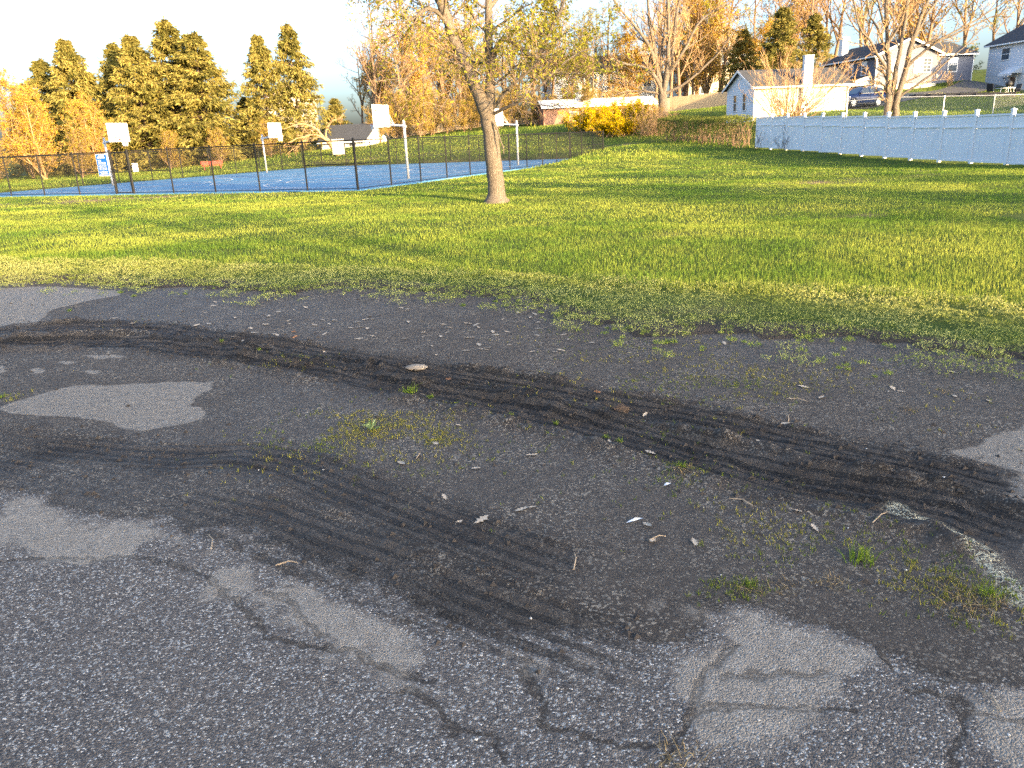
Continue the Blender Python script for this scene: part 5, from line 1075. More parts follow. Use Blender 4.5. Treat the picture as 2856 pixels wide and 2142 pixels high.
for x, y, s_, lab in ((-12, 94, 1.05, 'brown undergrowth shrub beside the shed'), (-8, 93, .95, 'brown undergrowth shrub under the spreading bare tree'), (-3.5, 95, 1.0, 'undergrowth shrub before the stockade fence'), (1.5, 96, .95, 'thorny undergrowth shrub behind the half hidden hoop'), (-13.2, 88.5, .8, 'tangled brush at the shed corner')): put('brush', x, y, lab, 'shrub', s=s_, group='undergrowth along the woodland edge')
for x, y, s_, lab in ((33.5, 98, .78, 'dark evergreen behind the garage chimney'), (38.5, 101, .70, 'dark evergreen rising behind the blue house chimney'), (30.5, 103, .66, 'dark evergreen half hidden by orange thicket')):
    o = plant('evergreen', {'trunk': S[1]['trunk'], 'crown': S[1]['crown']}, {}, (x, y, gz(x, y)-.1), lab, 'tree', rnd.uniform(0, 6), (s_*1.3, s_*1.3, s_), 'dark evergreens behind the houses')
o = plant('evergreen', {'trunk': S[2]['trunk'], 'crown': S[2]['crown']}, {}, (-10.5, 100, gz(-10.5, 100)), 'dark evergreen sunk in the woodland behind the spreading bare tree', 'tree', 1.0, (.8, .8, .55))

# ---- central tree (drawn limb by limb)
ct = np.random.default_rng(77); TB = np.array([-0.2, 21.9, 0.0])
limbs = [
    ([(0, 0, -.1), (.02, 0, .35), (-.02, 0, 1.1), (-.08, 0, 1.8), (-.12, 0, 2.3)], .245, .200, 16),
    ([(-.12, 0, 2.2), (-.38, -.05, 2.95), (-.72, -.1, 3.75), (-1.02, -.1, 4.5), (-1.25, -.1, 5.3), (-1.45, -.1, 6.4), (-1.6, -.2, 8.2)], .185, .07, 16),
    ([(-.10, 0, 2.25), (-.02, .05, 2.9), (.0, .1, 3.7), (.02, .15, 4.6), (.10, .2, 5.6), (.14, .3, 7.0), (.25, .3, 8.6)], .150, .05, 14),
    ([(.0, .1, 3.45), (.18, -.05, 3.9), (.42, -.2, 4.12), (.78, -.3, 3.92), (1.18, -.35, 3.58), (1.42, -.4, 3.92), (1.80, -.5, 4.62), (2.10, -.5, 5.2), (2.5, -.6, 6.0)], .085, .028, 18),
    ([(.02, .02, 2.45), (.42, -.3, 2.85), (.9, -.6, 3.22), (1.3, -.8, 3.55), (1.8, -1.0, 4.0)], .055, .018, 10),
    ([(.02, -.03, 2.3), (.45, -.5, 2.46), (.95, -.9, 2.68), (1.5, -1.2, 3.1), (2.2, -1.3, 3.62), (3.05, -1.4, 3.78)], .050, .014, 12),
    ([(-.92, -.1, 4.3), (-1.2, -.3, 4.75), (-1.55, -.4, 4.88), (-1.95, -.5, 4.62), (-2.4, -.6, 4.9)], .075, .025, 10),
    ([(-.6, -.08, 3.45), (-.78, -.35, 3.5), (-1.3, -.6, 3.72), (-2.0, -.8, 3.35), (-2.6, -.9, 2.9)], .03, .01, 10),
    ([(.05, .15, 4.9), (.5, .2, 5.5), (1.0, .3, 6.1), (1.5, .3, 7.0)], .06, .02, 8),
    ([(-1.2, -.1, 5.1), (-1.9, .2, 5.8), (-2.7, .3, 6.2), (-3.7, .3, 6.3)], .055, .018, 9),
    ([(-1.3, -.1, 5.6), (-1.0, .3, 6.4), (-.7, .5, 7.4)], .05, .02, 8),
    ([(.1, .2, 5.2), (-.2, .8, 5.9), (-.4, 1.3, 6.8)], .05, .02, 8),
    ([(.1, .2, 5.9), (.9, -.4, 6.5), (1.9, -.8, 6.9), (3.0, -1.0, 7.0)], .05, .016, 9),
    ([(-.05, -.1, 2.15), (.1, -.28, 1.98), (.22, -.36, 1.55), (.26, -.38, 1.28)], .03, .012, 6),
]
wood = []; L1 = []
for pts, a, b, n in limbs:
    P, r_ = poly_limb([tuple(np.array(q)) for q in pts], a, b, n, .012, ct)
    if n == 16 and a > .24: r_[0, 0] *= 1.75; r_[0, 1] *= 1.45; r_[0, 2] *= 1.18; r_[0, 3] *= 1.06
    wood.append((P, r_, 12 if a > .1 else 8)); L1.append((P, r_))
allP = []; 
rs = lambda P, r_, n: (P[:, np.linspace(0, P.shape[1]-1, n).astype(int)], r_[:, np.linspace(0, P.shape[1]-1, n).astype(int)])
LP = np.concatenate([rs(P, r_, 8)[0] for P, r_ in L1[1:13]]); LR = np.concatenate([rs(P, r_, 8)[1] for P, r_ in L1[1:13]])
P2, R2 = spawn(ct, LP, LR, 12, .22, 1.0, 56, 0, .42, 6, -.12, .14, Labs=1.95); R2 = np.clip(R2, .009, .03); wood.append((P2, R2, 5))
P3, R3 = spawn(ct, P2, R2, 6, .15, 1.0, 46, 0, .6, 4, -.25, .18, Labs=.85); R3 = np.clip(R3, .005, .010); wood.append((P3, R3, 3))
P4, R4 = spawn(ct, P3, R3, 5, .15, 1.0, 48, 0, .7, 3, -.25, .2, Labs=.46); R4 = np.clip(R4, .003, .005); wood.append((P4, R4, 3))
pts = along(ct, P4, 11, .15); keep = ct.random(len(pts)) < (.16+.42*sstep(-1.6, .3, pts[:, 0]))*sstep(2.3, 4.6, pts[:, 2])+.06; pts = pts[keep]
lv = leaf_cards(ct, pts, .100, .018, .45, .36)
CT = tree_meshes('leafing_tree', wood, [lv])
for part, me in CT.items(): me.materials.append({'trunk': BARK_GREY, 'twigs': BARK_TWIG, 'crown': LEAF_SPRING}[part])
plant('leafing_tree', CT, {}, tuple(TB), 'forked grey-barked tree with fresh yellow-green leaves standing on the lawn', 'tree')

# ---- big bare tree behind the yellow bushes
bt = np.random.default_rng(31)
bl = [([(0, 0, -.2), (-.05, 0, .9), (-.1, 0, 1.9)], .50, .44, 8), ([(-.1, 0, 1.7), (-.7, -.3, 3.2), (-2.0, -.6, 4.3), (-3.8, -.8, 4.7), (-5.2, -1, 5.3)], .22, .06, 12), ([(-.1, 0, 1.8), (-.5, .2, 4.0), (-1.2, .3, 7.5), (-1.6, .3, 10), (-1.5, .3, 13.5)], .26, .07, 12), ([(-.3, 0, 3.0), (-1.5, -.3, 6.2), (-3.1, -.6, 8.2), (-4.6, -.8, 9.8), (-5.6, -.8, 11.5)], .20, .05, 12),
      ([(-.05, 0, 1.9), (.3, -.3, 4.5), (.3, -.4, 8), (.0, -.4, 12), (.1, -.4, 15)], .27, .07, 12), ([(0, .1, 2.2), (.8, .4, 5), (1.2, .5, 9), (2.0, .6, 12), (2.6, .6, 15)], .22, .06, 12), ([(.2, 0, 3.4), (2.0, -.4, 6.0), (3.2, -.6, 8.2), (5.6, -.8, 9.6), (7, -.8, 10.6)], .17, .04, 12), ([(.15, 0, 1.9), (2.2, -.5, 2.9), (4.3, -.8, 4.6), (5.6, -.9, 6.1), (6.8, -1, 7.6)], .15, .04, 12), ([(-.2, 0, 1.85), (-2.4, .3, 2.3), (-4.2, .4, 2.2), (-5.4, .4, 1.6)], .12, .03, 10), ([(0, 0, 2.1), (-.1, 1.2, 4.6), (.4, 2.2, 8), (.8, 2.6, 12)], .2, .05, 10)]
def hand_tree(name, rg, limbs, n2=8, n3=7, n4=5, n5=3, L2=2.4, leaf=0.0, twig=.008, trop=.35, mats=None, kids_from=1, L3=.5):
    wood = []; LP = []; LR = []
    for i, (pts, a, b, n) in enumerate(limbs):
        P, r_ = poly_limb(pts, a, b, n, .03 if len(pts) > 3 else .01, rg)
        if i == 0: r_[0, 0] *= 1.3
        wood.append((P, r_, 9))
        if i >= kids_from: q = rs(P, r_, 8); LP.append(q[0]); LR.append(q[1])
    LP = np.concatenate(LP); LR = np.concatenate(LR)
    P2, R2 = spawn(rg, LP, LR, n2, .22, 1.0, 46, 0, .45, 6, trop, .12, Labs=L2); R2 = np.maximum(R2, twig*2.2); wood.append((P2, R2, 5))
    P3, R3 = spawn(rg, P2, R2, n3, .15, 1.0, 42, L3, .55, 4, trop, .16); R3 = np.maximum(R3, twig*1.5); wood.append((P3, R3, 3))
    P4, R4 = spawn(rg, P3, R3, n4, .15, 1.0, 40, L3+.05, .6, 3, trop, .18); R4 = np.maximum(R4, twig); wood.append((P4, R4, 3)); last = P4
    lv = None
    if leaf: pts = along(rg, last, 2); k_ = rg.random(len(pts)) < leaf; lv = [leaf_cards(rg, pts[k_], .10, .05, 0, .5)]
    ms = tree_meshes(name, wood, lv)
    for part, me in ms.items(): me.materials.append(mats[part])
    return ms
BT = hand_tree('old_bare_tree', bt, bl, 9, 7, 4, L2=3.4, leaf=.12, twig=.010, mats=dict(trunk=BARK_GREY, twigs=BARK_GOLD, crown=LEAF_BUD))
plant('old_bare_tree', BT, {}, (16.1, 80, 3.25), 'massive bare tree with a stout trunk and upswept limbs behind the yellow bushes', 'tree')

# ---- yard tree behind the white fence
yt = np.random.default_rng(52)
yl = [([(-.22, 0, -1.6), (-.24, 0, 0), (-.26, 0, 1.0), (-.32, 0, 1.9), (-.36, 0, 2.6), (-.62, 0, 3.9), (-.75, .1, 5.2), (-.85, .1, 7.5)], .20, .05, 16), ([(.14, .05, -1.6), (.16, .05, 0), (.22, .05, .9), (.45, 0, 2.3), (.62, 0, 3.6), (.9, 0, 4.6), (1.3, 0, 5.8), (1.8, 0, 7.4)], .19, .05, 16), ([(-.03, .2, -1.6), (-.03, .2, 0), (0, .2, 1.0), (.10, .2, 2.2), (.18, .2, 3.6), (.35, .2, 5.4), (.35, .2, 7.6)], .17, .05, 14),
      ([(-.34, 0, 2.3), (-.9, -.2, 2.95), (-1.5, -.4, 3.6), (-2.2, -.5, 4.4), (-2.7, -.5, 5.6), (-2.8, -.5, 6.6)], .075, .02, 12), ([(-.28, 0, 1.35), (-.75, -.3, 1.75), (-1.5, -.5, 1.95), (-2.2, -.6, 1.85), (-2.9, -.7, 2.2)], .05, .014, 10), ([(-.36, 0, 2.7), (-.85, .1, 4.0), (-1.5, .2, 5.0), (-1.7, .2, 6.4)], .07, .02, 10), ([(.25, .05, 1.1), (.9, -.3, 1.7), (1.8, -.6, 2.35), (2.6, -.8, 3.2), (3.4, -.9, 4.0)], .065, .018, 10), ([(.5, 0, 2.5), (1.2, -.3, 3.2), (2.0, -.5, 3.8), (3.4, -.6, 4.5), (4.6, -.6, 5.2)], .085, .022, 12), ([(.6, 0, 3.3), (1.5, .2, 3.6), (2.8, .3, 3.9), (4.2, .4, 4.5), (5.4, .4, 4.9)], .07, .02, 12), ([(.7, 0, 3.8), (1.4, .3, 4.9), (2.2, .4, 6.0), (3.0, .4, 7.0)], .07, .02, 10), ([(-.6, 0, 3.6), (-.2, -.4, 4.5), (.0, -.6, 6.0)], .06, .02, 8), ([(-.7, .1, 4.4), (-1.4, -.3, 5.6), (-2.0, -.4, 7.0)], .06, .02, 8)]
YT = hand_tree('yard_tree', yt, yl, 8, 6, 3, L2=1.5, leaf=.10, twig=.0065, trop=.3, mats=dict(trunk=BARK_GREY, twigs=BARK_GOLD, crown=LEAF_BUD), kids_from=0, L3=.5)
plant('yard_tree', YT, {}, (19.45, 40.2, 1.62), 'bare three-stemmed tree rising behind the white vinyl fence', 'tree')

# ---- bare fountain-shaped shrub in front of the garage
def stems(rg, n, h, spread, r, nk=6, L=.9, leaf=0, size=.06, base=.25, twig=.005, arch=.0):
    P = np.empty((n, 7, 3)); az = rg.random(n)*6.283; b = rg.normal(size=(n, 2))*base; s = np.linspace(0, 1, 7); H = h*(.55+.5*rg.random(n)); k = spread*(.15+.95*rg.random(n)**.8)
    for j in range(7):
        P[:, j, 0] = b[:, 0]+np.cos(az)*k*s[j]**.9; P[:, j, 1] = b[:, 1]+np.sin(az)*k*s[j]**.9; P[:, j, 2] = H*(s[j]-arch*s[j]**3*(k/spread))
    P[:, 1:] += rg.normal(size=(n, 6, 3))*h*.012; Rr = np.linspace(r, r*.25, 7)[None]*np.ones((n, 1))
    P2, R2 = spawn(rg, P, Rr, nk, .2, 1.0, 30, 0, .6, 4, .25, .1, Labs=L); R2 = np.maximum(R2, twig)
    P3, R3 = spawn(rg, P2, R2, 4, .2, 1.0, 34, 0, .7, 3, .2, .14, Labs=L*.5); R3 = np.maximum(R3, twig*.8)
    wood = [(P, Rr, 4), (P2, R2, 3), (P3, R3, 3)]; lv = None
    if leaf: pts = np.concatenate([along(rg, P3, leaf), along(rg, P2, leaf), along(rg, P, leaf*2, .3)]); lv = [leaf_cards(rg, pts, size, size*.6, 0, .6)]
    return wood, lv
def shrub(name, seed, loc, label, mats, cat='shrub', rz=0, scale=1.0, **k):
    wood, lv = stems(np.random.default_rng(seed), **k); ms = tree_meshes(name, wood, lv)
    for part, me in ms.items(): me.materials.append(mats[part])
    return plant(name, ms, {}, loc, label, cat, rz, scale)
shrub('bare_shrub', 61, (19.9, 56.0, 1.55), 'bare fountain-shaped golden shrub in front of the garage', dict(twigs=BARK_GOLD, trunk=BARK_GOLD, crown=LEAF_BUD), n=60, h=4.6, spread=4.0, r=.032, nk=6, L=1.1, base=.3, twig=.008)
MF = dict(twigs=BARK_TWIG, trunk=BARK_TWIG, crown=LEAF_YEL)
shrub('forsythia', 62, (8.6, 75.5, 1.55), 'tall forsythia in yellow bloom at the corner of the court fence', MF, n=90, h=2.9, spread=2.3, r=.02, nk=6, L=.7, leaf=9, size=.105, base=.7, arch=.3)
shrub('forsythia', 63, (10.3, 71.0, 1.15), 'lower round forsythia in yellow bloom in front of the taller one', MF, n=80, h=2.2, spread=1.7, r=.02, nk=6, L=.6, leaf=9, size=.10, base=.6, arch=.35)
shrub('forsythia', 65, (12.2, 76.5, 2.2), 'forsythia in yellow bloom below the massive bare tree', MF, n=70, h=2.6, spread=1.9, r=.02, nk=6, L=.6, leaf=8, size=.10, base=.6, arch=.3)
shrub('leafless_shrub', 64, (13.1, 69.5, 1.1), 'grey leafless shrub between the yellow bushes and the clipped hedge', dict(twigs=BARK_TWIG, trunk=BARK_TWIG, crown=LEAF_BUD), n=90, h=2.7, spread=1.6, r=.018, nk=7, L=.7, base=.6, leaf=1, size=.05)
for sx, sy, hh, lab in ((13.7, 49.0, 1.0, 'thin dry weed stalks leaning on the end of the white fence'), (14.75, 47.0, 1.3, 'tall dry weed stalk in front of the white fence'), (14.3, 46.6, .8, 'short dry weed stalks at the foot of the white fence')):
    shrub('dry_weed', int(sx*100+sy), (sx+2.0, sy, gz(sx+2, sy)-.02), lab, dict(twigs=BARK_DARK, trunk=BARK_DARK), 'weed', n=7, h=hh*1.3, spread=.5, r=.012, nk=3, L=.35, base=.12)
shrub('house_shrub', 71, (44.9, 81.2, gz(44.9, 81.2)), 'small bare shrub against the blue house foundation', dict(twigs=BARK_GOLD, trunk=BARK_GOLD), n=24, h=1.5, spread=.7, r=.014, nk=4, L=.5, base=.2)
shrub('bush', 72, (51.2, 92.5, gz(51.2, 92.5)), 'shaggy brown-green bush between the blue and white houses', dict(twigs=BARK_TWIG, trunk=BARK_TWIG, crown=LEAF_HEDGE), n=60, h=4.0, spread=2.2, r=.03, nk=6, L=1.0, leaf=6, size=.16, base=.6)

# ---- clipped hedge
hg = np.random.default_rng(81); HA = np.array([15.75, 51.2]); HB = np.array([13.5, 66.0]); HD = (HB-HA)/np.linalg.norm(HB-HA); HL = float(np.linalg.norm(HB-HA)); HN = np.array([-HD[1], HD[0]])
def hedge_part(i, n, label):
    a0, a1 = HL*i/n, HL*(i+1)/n; N = 15000
    s = a0+(a1-a0)*hg.random(N); u = hg.random(N); side = hg.random(N)
    hh = 1.72+.10*(fbm(s*1.2, s*0+2, 3)-.5)*2; z = hh*np.where(side < .45, 1-.12*hg.random(N)**2, .12+.88*hg.random(N)**.75); w = np.where(side < .45, hg.uniform(-.75, .75, N), np.where(hg.random(N) < .6, -1, 1)*(.62+.16*hg.random(N)+.16*(fbm(s*2.5, z*2.5, 3)-.5)*2))
    thin = fbm(s*1.6+4, z*1.2, 2); keep = (z > .65) | (thin > .52); s, z, w = s[keep], z[keep], w[keep]
    X = HA[0]+HD[0]*s+HN[0]*-w; Y = HA[1]+HD[1]*s+HN[1]*-w; c0 = HA+HD*(a0+a1)/2; zb = float(terrain_h(c0[0], c0[1])[0]); G = terrain_h(X, Y)
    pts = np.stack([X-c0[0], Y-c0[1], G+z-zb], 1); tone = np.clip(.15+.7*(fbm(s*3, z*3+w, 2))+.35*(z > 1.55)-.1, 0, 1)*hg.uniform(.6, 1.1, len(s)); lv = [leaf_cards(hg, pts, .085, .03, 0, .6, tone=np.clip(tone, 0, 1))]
    ns = 130; sx = a0+(a1-a0)*hg.random(ns); wv = hg.uniform(-.6, .6, ns); P = np.empty((ns, 4, 3))
    for j in range(4): P[:, j, 0] = HA[0]+HD[0]*sx-HN[0]*wv-c0[0]; P[:, j, 1] = HA[1]+HD[1]*sx-HN[1]*wv-c0[1]; P[:, j, 2] = terrain_h(P[:, j, 0]+c0[0], P[:, j, 1]+c0[1])-zb+1.55*j/3
    P[:, 1:, :2] += hg.normal(size=(ns, 3, 2))*.10; Rr = np.linspace(.022, .008, 4)[None]*np.ones((ns, 1))
    P2, R2 = spawn(hg, P, Rr, 5, .1, 1, 45, 0, .6, 3, .2, .15, Labs=.6); R2 = np.maximum(R2, .005)
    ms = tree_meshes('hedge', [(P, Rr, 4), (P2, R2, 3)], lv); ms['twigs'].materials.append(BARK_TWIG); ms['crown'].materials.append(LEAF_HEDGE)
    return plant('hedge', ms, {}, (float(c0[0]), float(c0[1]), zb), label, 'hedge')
hedge_part(0, 1, 'long clipped hedge, olive green above bare stems, running on from the white fence')

# ---- fallen tree by the shed
fl = np.random.default_rng(91)
ms = hand_tree('fallen_tree', fl, [([(0, 0, -.1), (-.5, .1, .7), (-1.1, .2, 1.5)], .30, .22, 6), ([(-1.1, .2, 1.4), (-2.2, .2, 2.6), (-3.6, .3, 3.0), (-5.0, .3, 2.6)], .13, .03, 9), ([(-1.0, .2, 1.3), (-1.8, -.5, 1.9), (-3.2, -.8, 1.8), (-4.8, -1, 1.2)], .12, .03, 9), ([(-1.1, .2, 1.5), (-1.0, .2, 2.4), (-.4, .1, 3.1), (.4, 0, 3.3)], .10, .03, 8), ([(-1.2, .2, 1.5), (-2.6, .8, 1.7), (-4.2, 1, 1.0), (-5.4, 1, .2)], .1, .02, 9)], 8, 5, 3, L2=1.4, twig=.01, trop=.0, mats=dict(trunk=BARK_GOLD, twigs=BARK_GOLD))
plant('fallen_tree', ms, {}, (-15.4, 76.5, gz(-15.4, 76.5)), 'pale leaning broken tree with tangled bare branches in front of the shed', 'tree')

# ---- trees off to the right of the view, whose long evening shadows cross the lawn
OG = 'street trees beyond the right of the lot'

for i, (x, y, k_, s_) in enumerate(((24, -20, 'bare_a', .9), (33, -13, 'oak_b', .85), (46, -30, 'oak_a', 1.0), (54, -16, 'bare_a', 1.05), (60, 4, 'bare_b', 1.0), (27, -3, 'gold_a', .85), (35, -4, 'gold_b', .9))):
    put(k_, x, y, ('street tree with bare upper limbs' if k_[0] == 'b' else 'dense budding street tree' if k_[0] == 'g' else 'street tree coming into leaf')+' on the far side of the lot', s=s_, group=OG)
small_house('unseen_house', (14.2, -31.0, 0.0), .0, 28, 10, 4.8, 7.6, PALE_SIDING, GREY_ROOF, 'unseen pale sided house added across the lot to shade it', 'house', [(-6, 1.2, 1.1, 1.4), (0, 1.2, 1.1, 1.4), (6, 1.2, 1.1, 1.4)])  # out-of-view house, placed and sized so its shadow covers the lot
small_house('unseen_house', (66.0, -44.0, 0.2), .25, 18, 9, 4.6, 7.4, BLUE_SIDING, GREY_ROOF, 'blue grey house across the lot beside the street trees', 'house', [(-5, 1.2, 1.1, 1.4), (5, 1.2, 1.1, 1.4)])
small_house('unseen_house', (55.5, 43.0, 2.2), .15, 13, 11, 4.9, 7.6, WHITE_WALL, GREY_ROOF, 'unseen white house added past the garden pool to shade the car', 'house', [(-3, 1.4, 1.1, 1.4), (3, 1.4, 1.1, 1.4)])  # house outside the view, added so its shadow falls on car and yard
for i in range(16):
    x = 22+i*2.9+rnd.uniform(-1, 1); y = rnd.uniform(104, 124); k_ = ('bare_b', 'bare_a', 'gold_a', 'bare_b', 'oak_a')[i % 5]
    put(k_, x, y, {'b': 'tall bare golden-twigged tree', 'g': 'tall golden budding tree', 'o': 'tall leafing tree'}[k_[0]]+' '+('behind the garage' if x < 36 else 'behind the blue house' if x < 56 else 'behind the white house'), s=rnd.uniform(1.05, 1.35)*(1.25 if k_[0] == 'g' else 1), group=WG)
for x, y, k_, s_, lab in ((-16.5, 106, 'bare_b', 1.25, 'tall bare tree leaning out towards the spruces'), (-12.5, 111, 'bare_a', 1.3, 'tall bare tree rising over the black-roofed shed'), (-7, 104, 'oak_a', 1.25, 'tall leafing tree beside the forked trunk'), (-10, 99, 'gold_a', 1.25, 'golden budding tree behind the shed roof'), (-4.5, 103, 'bare_b', 1.3, 'tall bare golden tree close behind the forked trunk'), (4.5, 108, 'oak_b', 1.3, 'tall broad leafing tree behind the half hidden hoop')): put(k_, x, y, lab, s=s_, group=WG)
# thicker woodland: more of the same kinds, each standing on its own spot
WL = {'oak_a': 'leafing woodland tree', 'oak_b': 'broad leafing woodland tree', 'bare_a': 'bare woodland tree', 'bare_b': 'bare golden-twigged woodland tree', 'gold_a': 'golden woodland sapling clump', 'gold_b': 'low golden woodland thicket'}
wrg = random.Random(19)
for i in range(34):
    x = -17+i*1.35+wrg.uniform(-1, 1); y = wrg.uniform(100, 126); k_ = wrg.choice(['oak_a', 'oak_b', 'oak_a', 'bare_b', 'gold_a', 'gold_b', 'bare_a']) if x < 20 else wrg.choice(['bare_b', 'gold_a', 'bare_a', 'oak_b'])
    put(k_, x, y, WL[k_]+' '+('behind the black-roofed shed' if x < -8 else 'behind the forked leafing tree' if x < 2 else 'behind the yellow bushes' if x < 12 else 'behind the massive bare tree' if x < 23 else 'behind the garage'), s=wrg.uniform(.85, 1.15)*(1.15 if k_[0] == 'g' else .95), group=WG)
for i in range(17):
    x = -13+i*1.75+wrg.uniform(-.5, .5); y = wrg.uniform(90, 97.5)+(3 if 4 < x < 19 else 0); put('brush', x, y, 'brown undergrowth shrub '+('near the black-roofed shed' if x < -7 else 'behind the half hidden hoop' if x < 4 else 'behind the yellow bushes' if x < 11 else 'below the massive bare tree'), 'shrub', s=wrg.uniform(.6, 1.0), group='undergrowth along the woodland edge')

# ------------------------------------------------------------------ grass, weeds, leaves and litter
GRASS = leafy('lawn_grass', (0.105, 0.185, 0.030), (0.340, 0.375, 0.070), .40)
WEED = leafy('pale_chickweed', (0.170, 0.215, 0.045), (0.480, 0.470, 0.180), .35)
SPROUT = leafy('yellow_green_sprouts', (0.14, 0.19, 0.025), (0.36, 0.30, 0.060), .35)
DRY = leafy('dry_straw', (0.14, 0.095, 0.045), (0.36, 0.27, 0.14), .2)
gr = np.random.default_rng(101)
def blades(x, y, z, h, w, lean, tone, curve=True):
    N = len(x); az = gr.random(N)*6.283; fx, fy = np.cos(az), np.sin(az); la = gr.random(N)*6.283; l = lean*h*gr.random(N)
    base = np.stack([x, y, z-.01], 1); sd = np.stack([fx, fy, 0*fx], 1)*(w/2)[:, None]; tip = base+np.stack([np.cos(la)*l, np.sin(la)*l, h], 1)
    if curve:
        mid = base+np.stack([np.cos(la)*l*.3, np.sin(la)*l*.3, h*.62], 1)
        V = np.stack([base-sd, base+sd, mid+sd*.75, tip, mid-sd*.75], 1).reshape(-1, 3); i = np.arange(N)[:, None]*5
        return V, [np.concatenate([i+0, i+1, i+2, i+4], 1), np.concatenate([i+4, i+2, i+3], 1)], np.repeat(tone, 5)
    V = np.stack([base-sd, base+sd, tip], 1).reshape(-1, 3); return V, [np.arange(N*3).reshape(-1, 3)], np.repeat(tone, 3)
def scatter(n, x0, x1, y0, y1):
    return gr.uniform(x0, x1, n), gr.uniform(y0, y1, n)
def in_view(x, y, m=1.5): return np.abs(x) < .72*y+m
def grass_layer(name, n, box, h, w, keep, label, curve, lean=.7, clump=True, mat=None, tone_bias=0.0):
    x, y = scatter(n, *box); k = keep(x, y); x, y = x[k], y[k]
    P = np.stack([x, y], 1); k = (court_sd(P) > .22); x, y = x[k], y[k]
    b = bare_field(x, y); k = gr.random(len(x)) > b*.92; x, y = x[k], y[k]
    pat = fbm(x*.55+3, y*.55, 4); pat2 = fbm(x*2.6, y*2.6, 3)
    tone = np.clip(.15+1.5*(pat-.35)+.6*(pat2-.5)+gr.normal(size=len(x))*.16+tone_bias, 0, 1)
    hh = h*(.55+.75*gr.random(len(x)))*(.75+.5*fbm(x*1.1+8, y*1.1, 3)); ww = w*(.7+.6*gr.random(len(x)))
    V, F, T = blades(x, y, terrain_h(x, y)+.01, hh, ww, lean, tone, curve)
    return np_mesh(name, V, F if len(F) == 1 else F, {'tone': ('FLOAT', T)}), mat or GRASS
lawn_keep = lambda x, y: (band_in(x, y) > -.15+.3*gr.random(len(x))) & in_view(x, y)
parts = [grass_layer('near_grass', 230000, (-12, 8.5, 5, 14.5), .055, .0060, lambda x, y: lawn_keep(x, y) & (gr.random(len(x)) < np.clip(1.25-(y-6)/12, .4, 1)), '', True),
         grass_layer('mid_grass', 230000, (-20, 20, 13.5, 26), .050, .012, lawn_keep, '', False), 
         grass_layer('far_grass', 150000, (-36, 20.5, 25, 50), .060, .026, lambda x, y: in_view(x, y) & (x < np.interp(y, [22, 30.2, 50.3], [20.3, 19.0, 15.9])), '', False),
         grass_layer('back_grass', 70000, (-52, 16, 44, 92), .14, .06, lambda x, y: in_view(x, y, 3), '', False), 
         grass_layer('yard_grass', 45000, (16, 56, 30, 92), .12, .05, lambda x, y: in_view(x, y, 3) & (x > np.interp(y, [22, 30.2, 50.3], [20.6, 19.4, 16.4])), '', False)]
for (me, mt), nm, lb in zip(parts, ('grass', 'grass', 'grass', 'grass', 'grass'), ('long bright green grass along the lot side of the lawn', 'lawn grass around the forked tree', 'lawn grass between the court and the white fence', 'grass on the rise beyond the court', 'grass of the back yards behind the white fence')):
    tag(link(nm, me, mt), lb, 'grass', kind='stuff')
# tall fringe of grass behind the weed band on the right
x, y = scatter(42000, -9, 7.5, 5, 14); k = (band_in(x, y) > -.12) & (band_in(x, y) < .55) & in_view(x, y) & (fbm(x*1.3, y*1.3, 2) > np.interp(x, [-8, 0, 2.5, 6], [.60, .56, .36, .28])); x, y = x[k], y[k]
V, F, T = blades(x, y, terrain_h(x, y), .125*(.5+.8*gr.random(len(x))), np.full(len(x), .006), .85, np.clip(.12+.4*fbm(x*3, y*3, 2)+gr.normal(size=len(x))*.12, 0, 1), True)
tag(link('tall_grass', np_mesh('tall_grass', V, F, {'tone': ('FLOAT', T)}), GRASS), 'taller unmown grass fringe behind the pale weeds', 'grass', kind='stuff')
# low pale weeds creeping from the lawn edge over the asphalt
x, y = scatter(460000, -10.5, 7, 4.2, 14); li, bi = lawn_in(x, y), band_in(x, y); n = fbm(x*4.2, y*4.2, 3); n2 = fbm(x*1.2+5, y*1.2, 2)
out = sstep(-.55, .35, li+.55*(n2-.5)*np.where((x > .1) & (x < 2.4), 1.6, .5)); k = in_view(x, y) & (bi < .25) & (li > -.75) & (n < .35+.40*out) & (gr.random(len(x)) < .9); x, y, li = x[k], y[k], li[k]
mound = np.clip((.32+.40*sstep(-.5, .4, li)-fbm(x*4.2, y*4.2, 3))*4, 0, 1); top = .015+.055*mound**.6
pts = np.stack([x, y, np.maximum(terrain_h(x, y), .0)+.004+top*gr.random(len(x))**.45], 1); tone = np.clip(.12+.95*(fbm(x*1.6+2, y*1.6, 3)-.25)+.30*gr.random(len(x))-.1, 0, 1)
V, F, T = leaf_cards(gr, pts, .023, .004, -.75, .34, tri=True, tone=tone)
tag(link('weeds', np_mesh('weeds', V, [F], {'tone': ('FLOAT', T)}), WEED), 'low pale green weeds creeping from the lawn edge', 'weeds', kind='stuff')
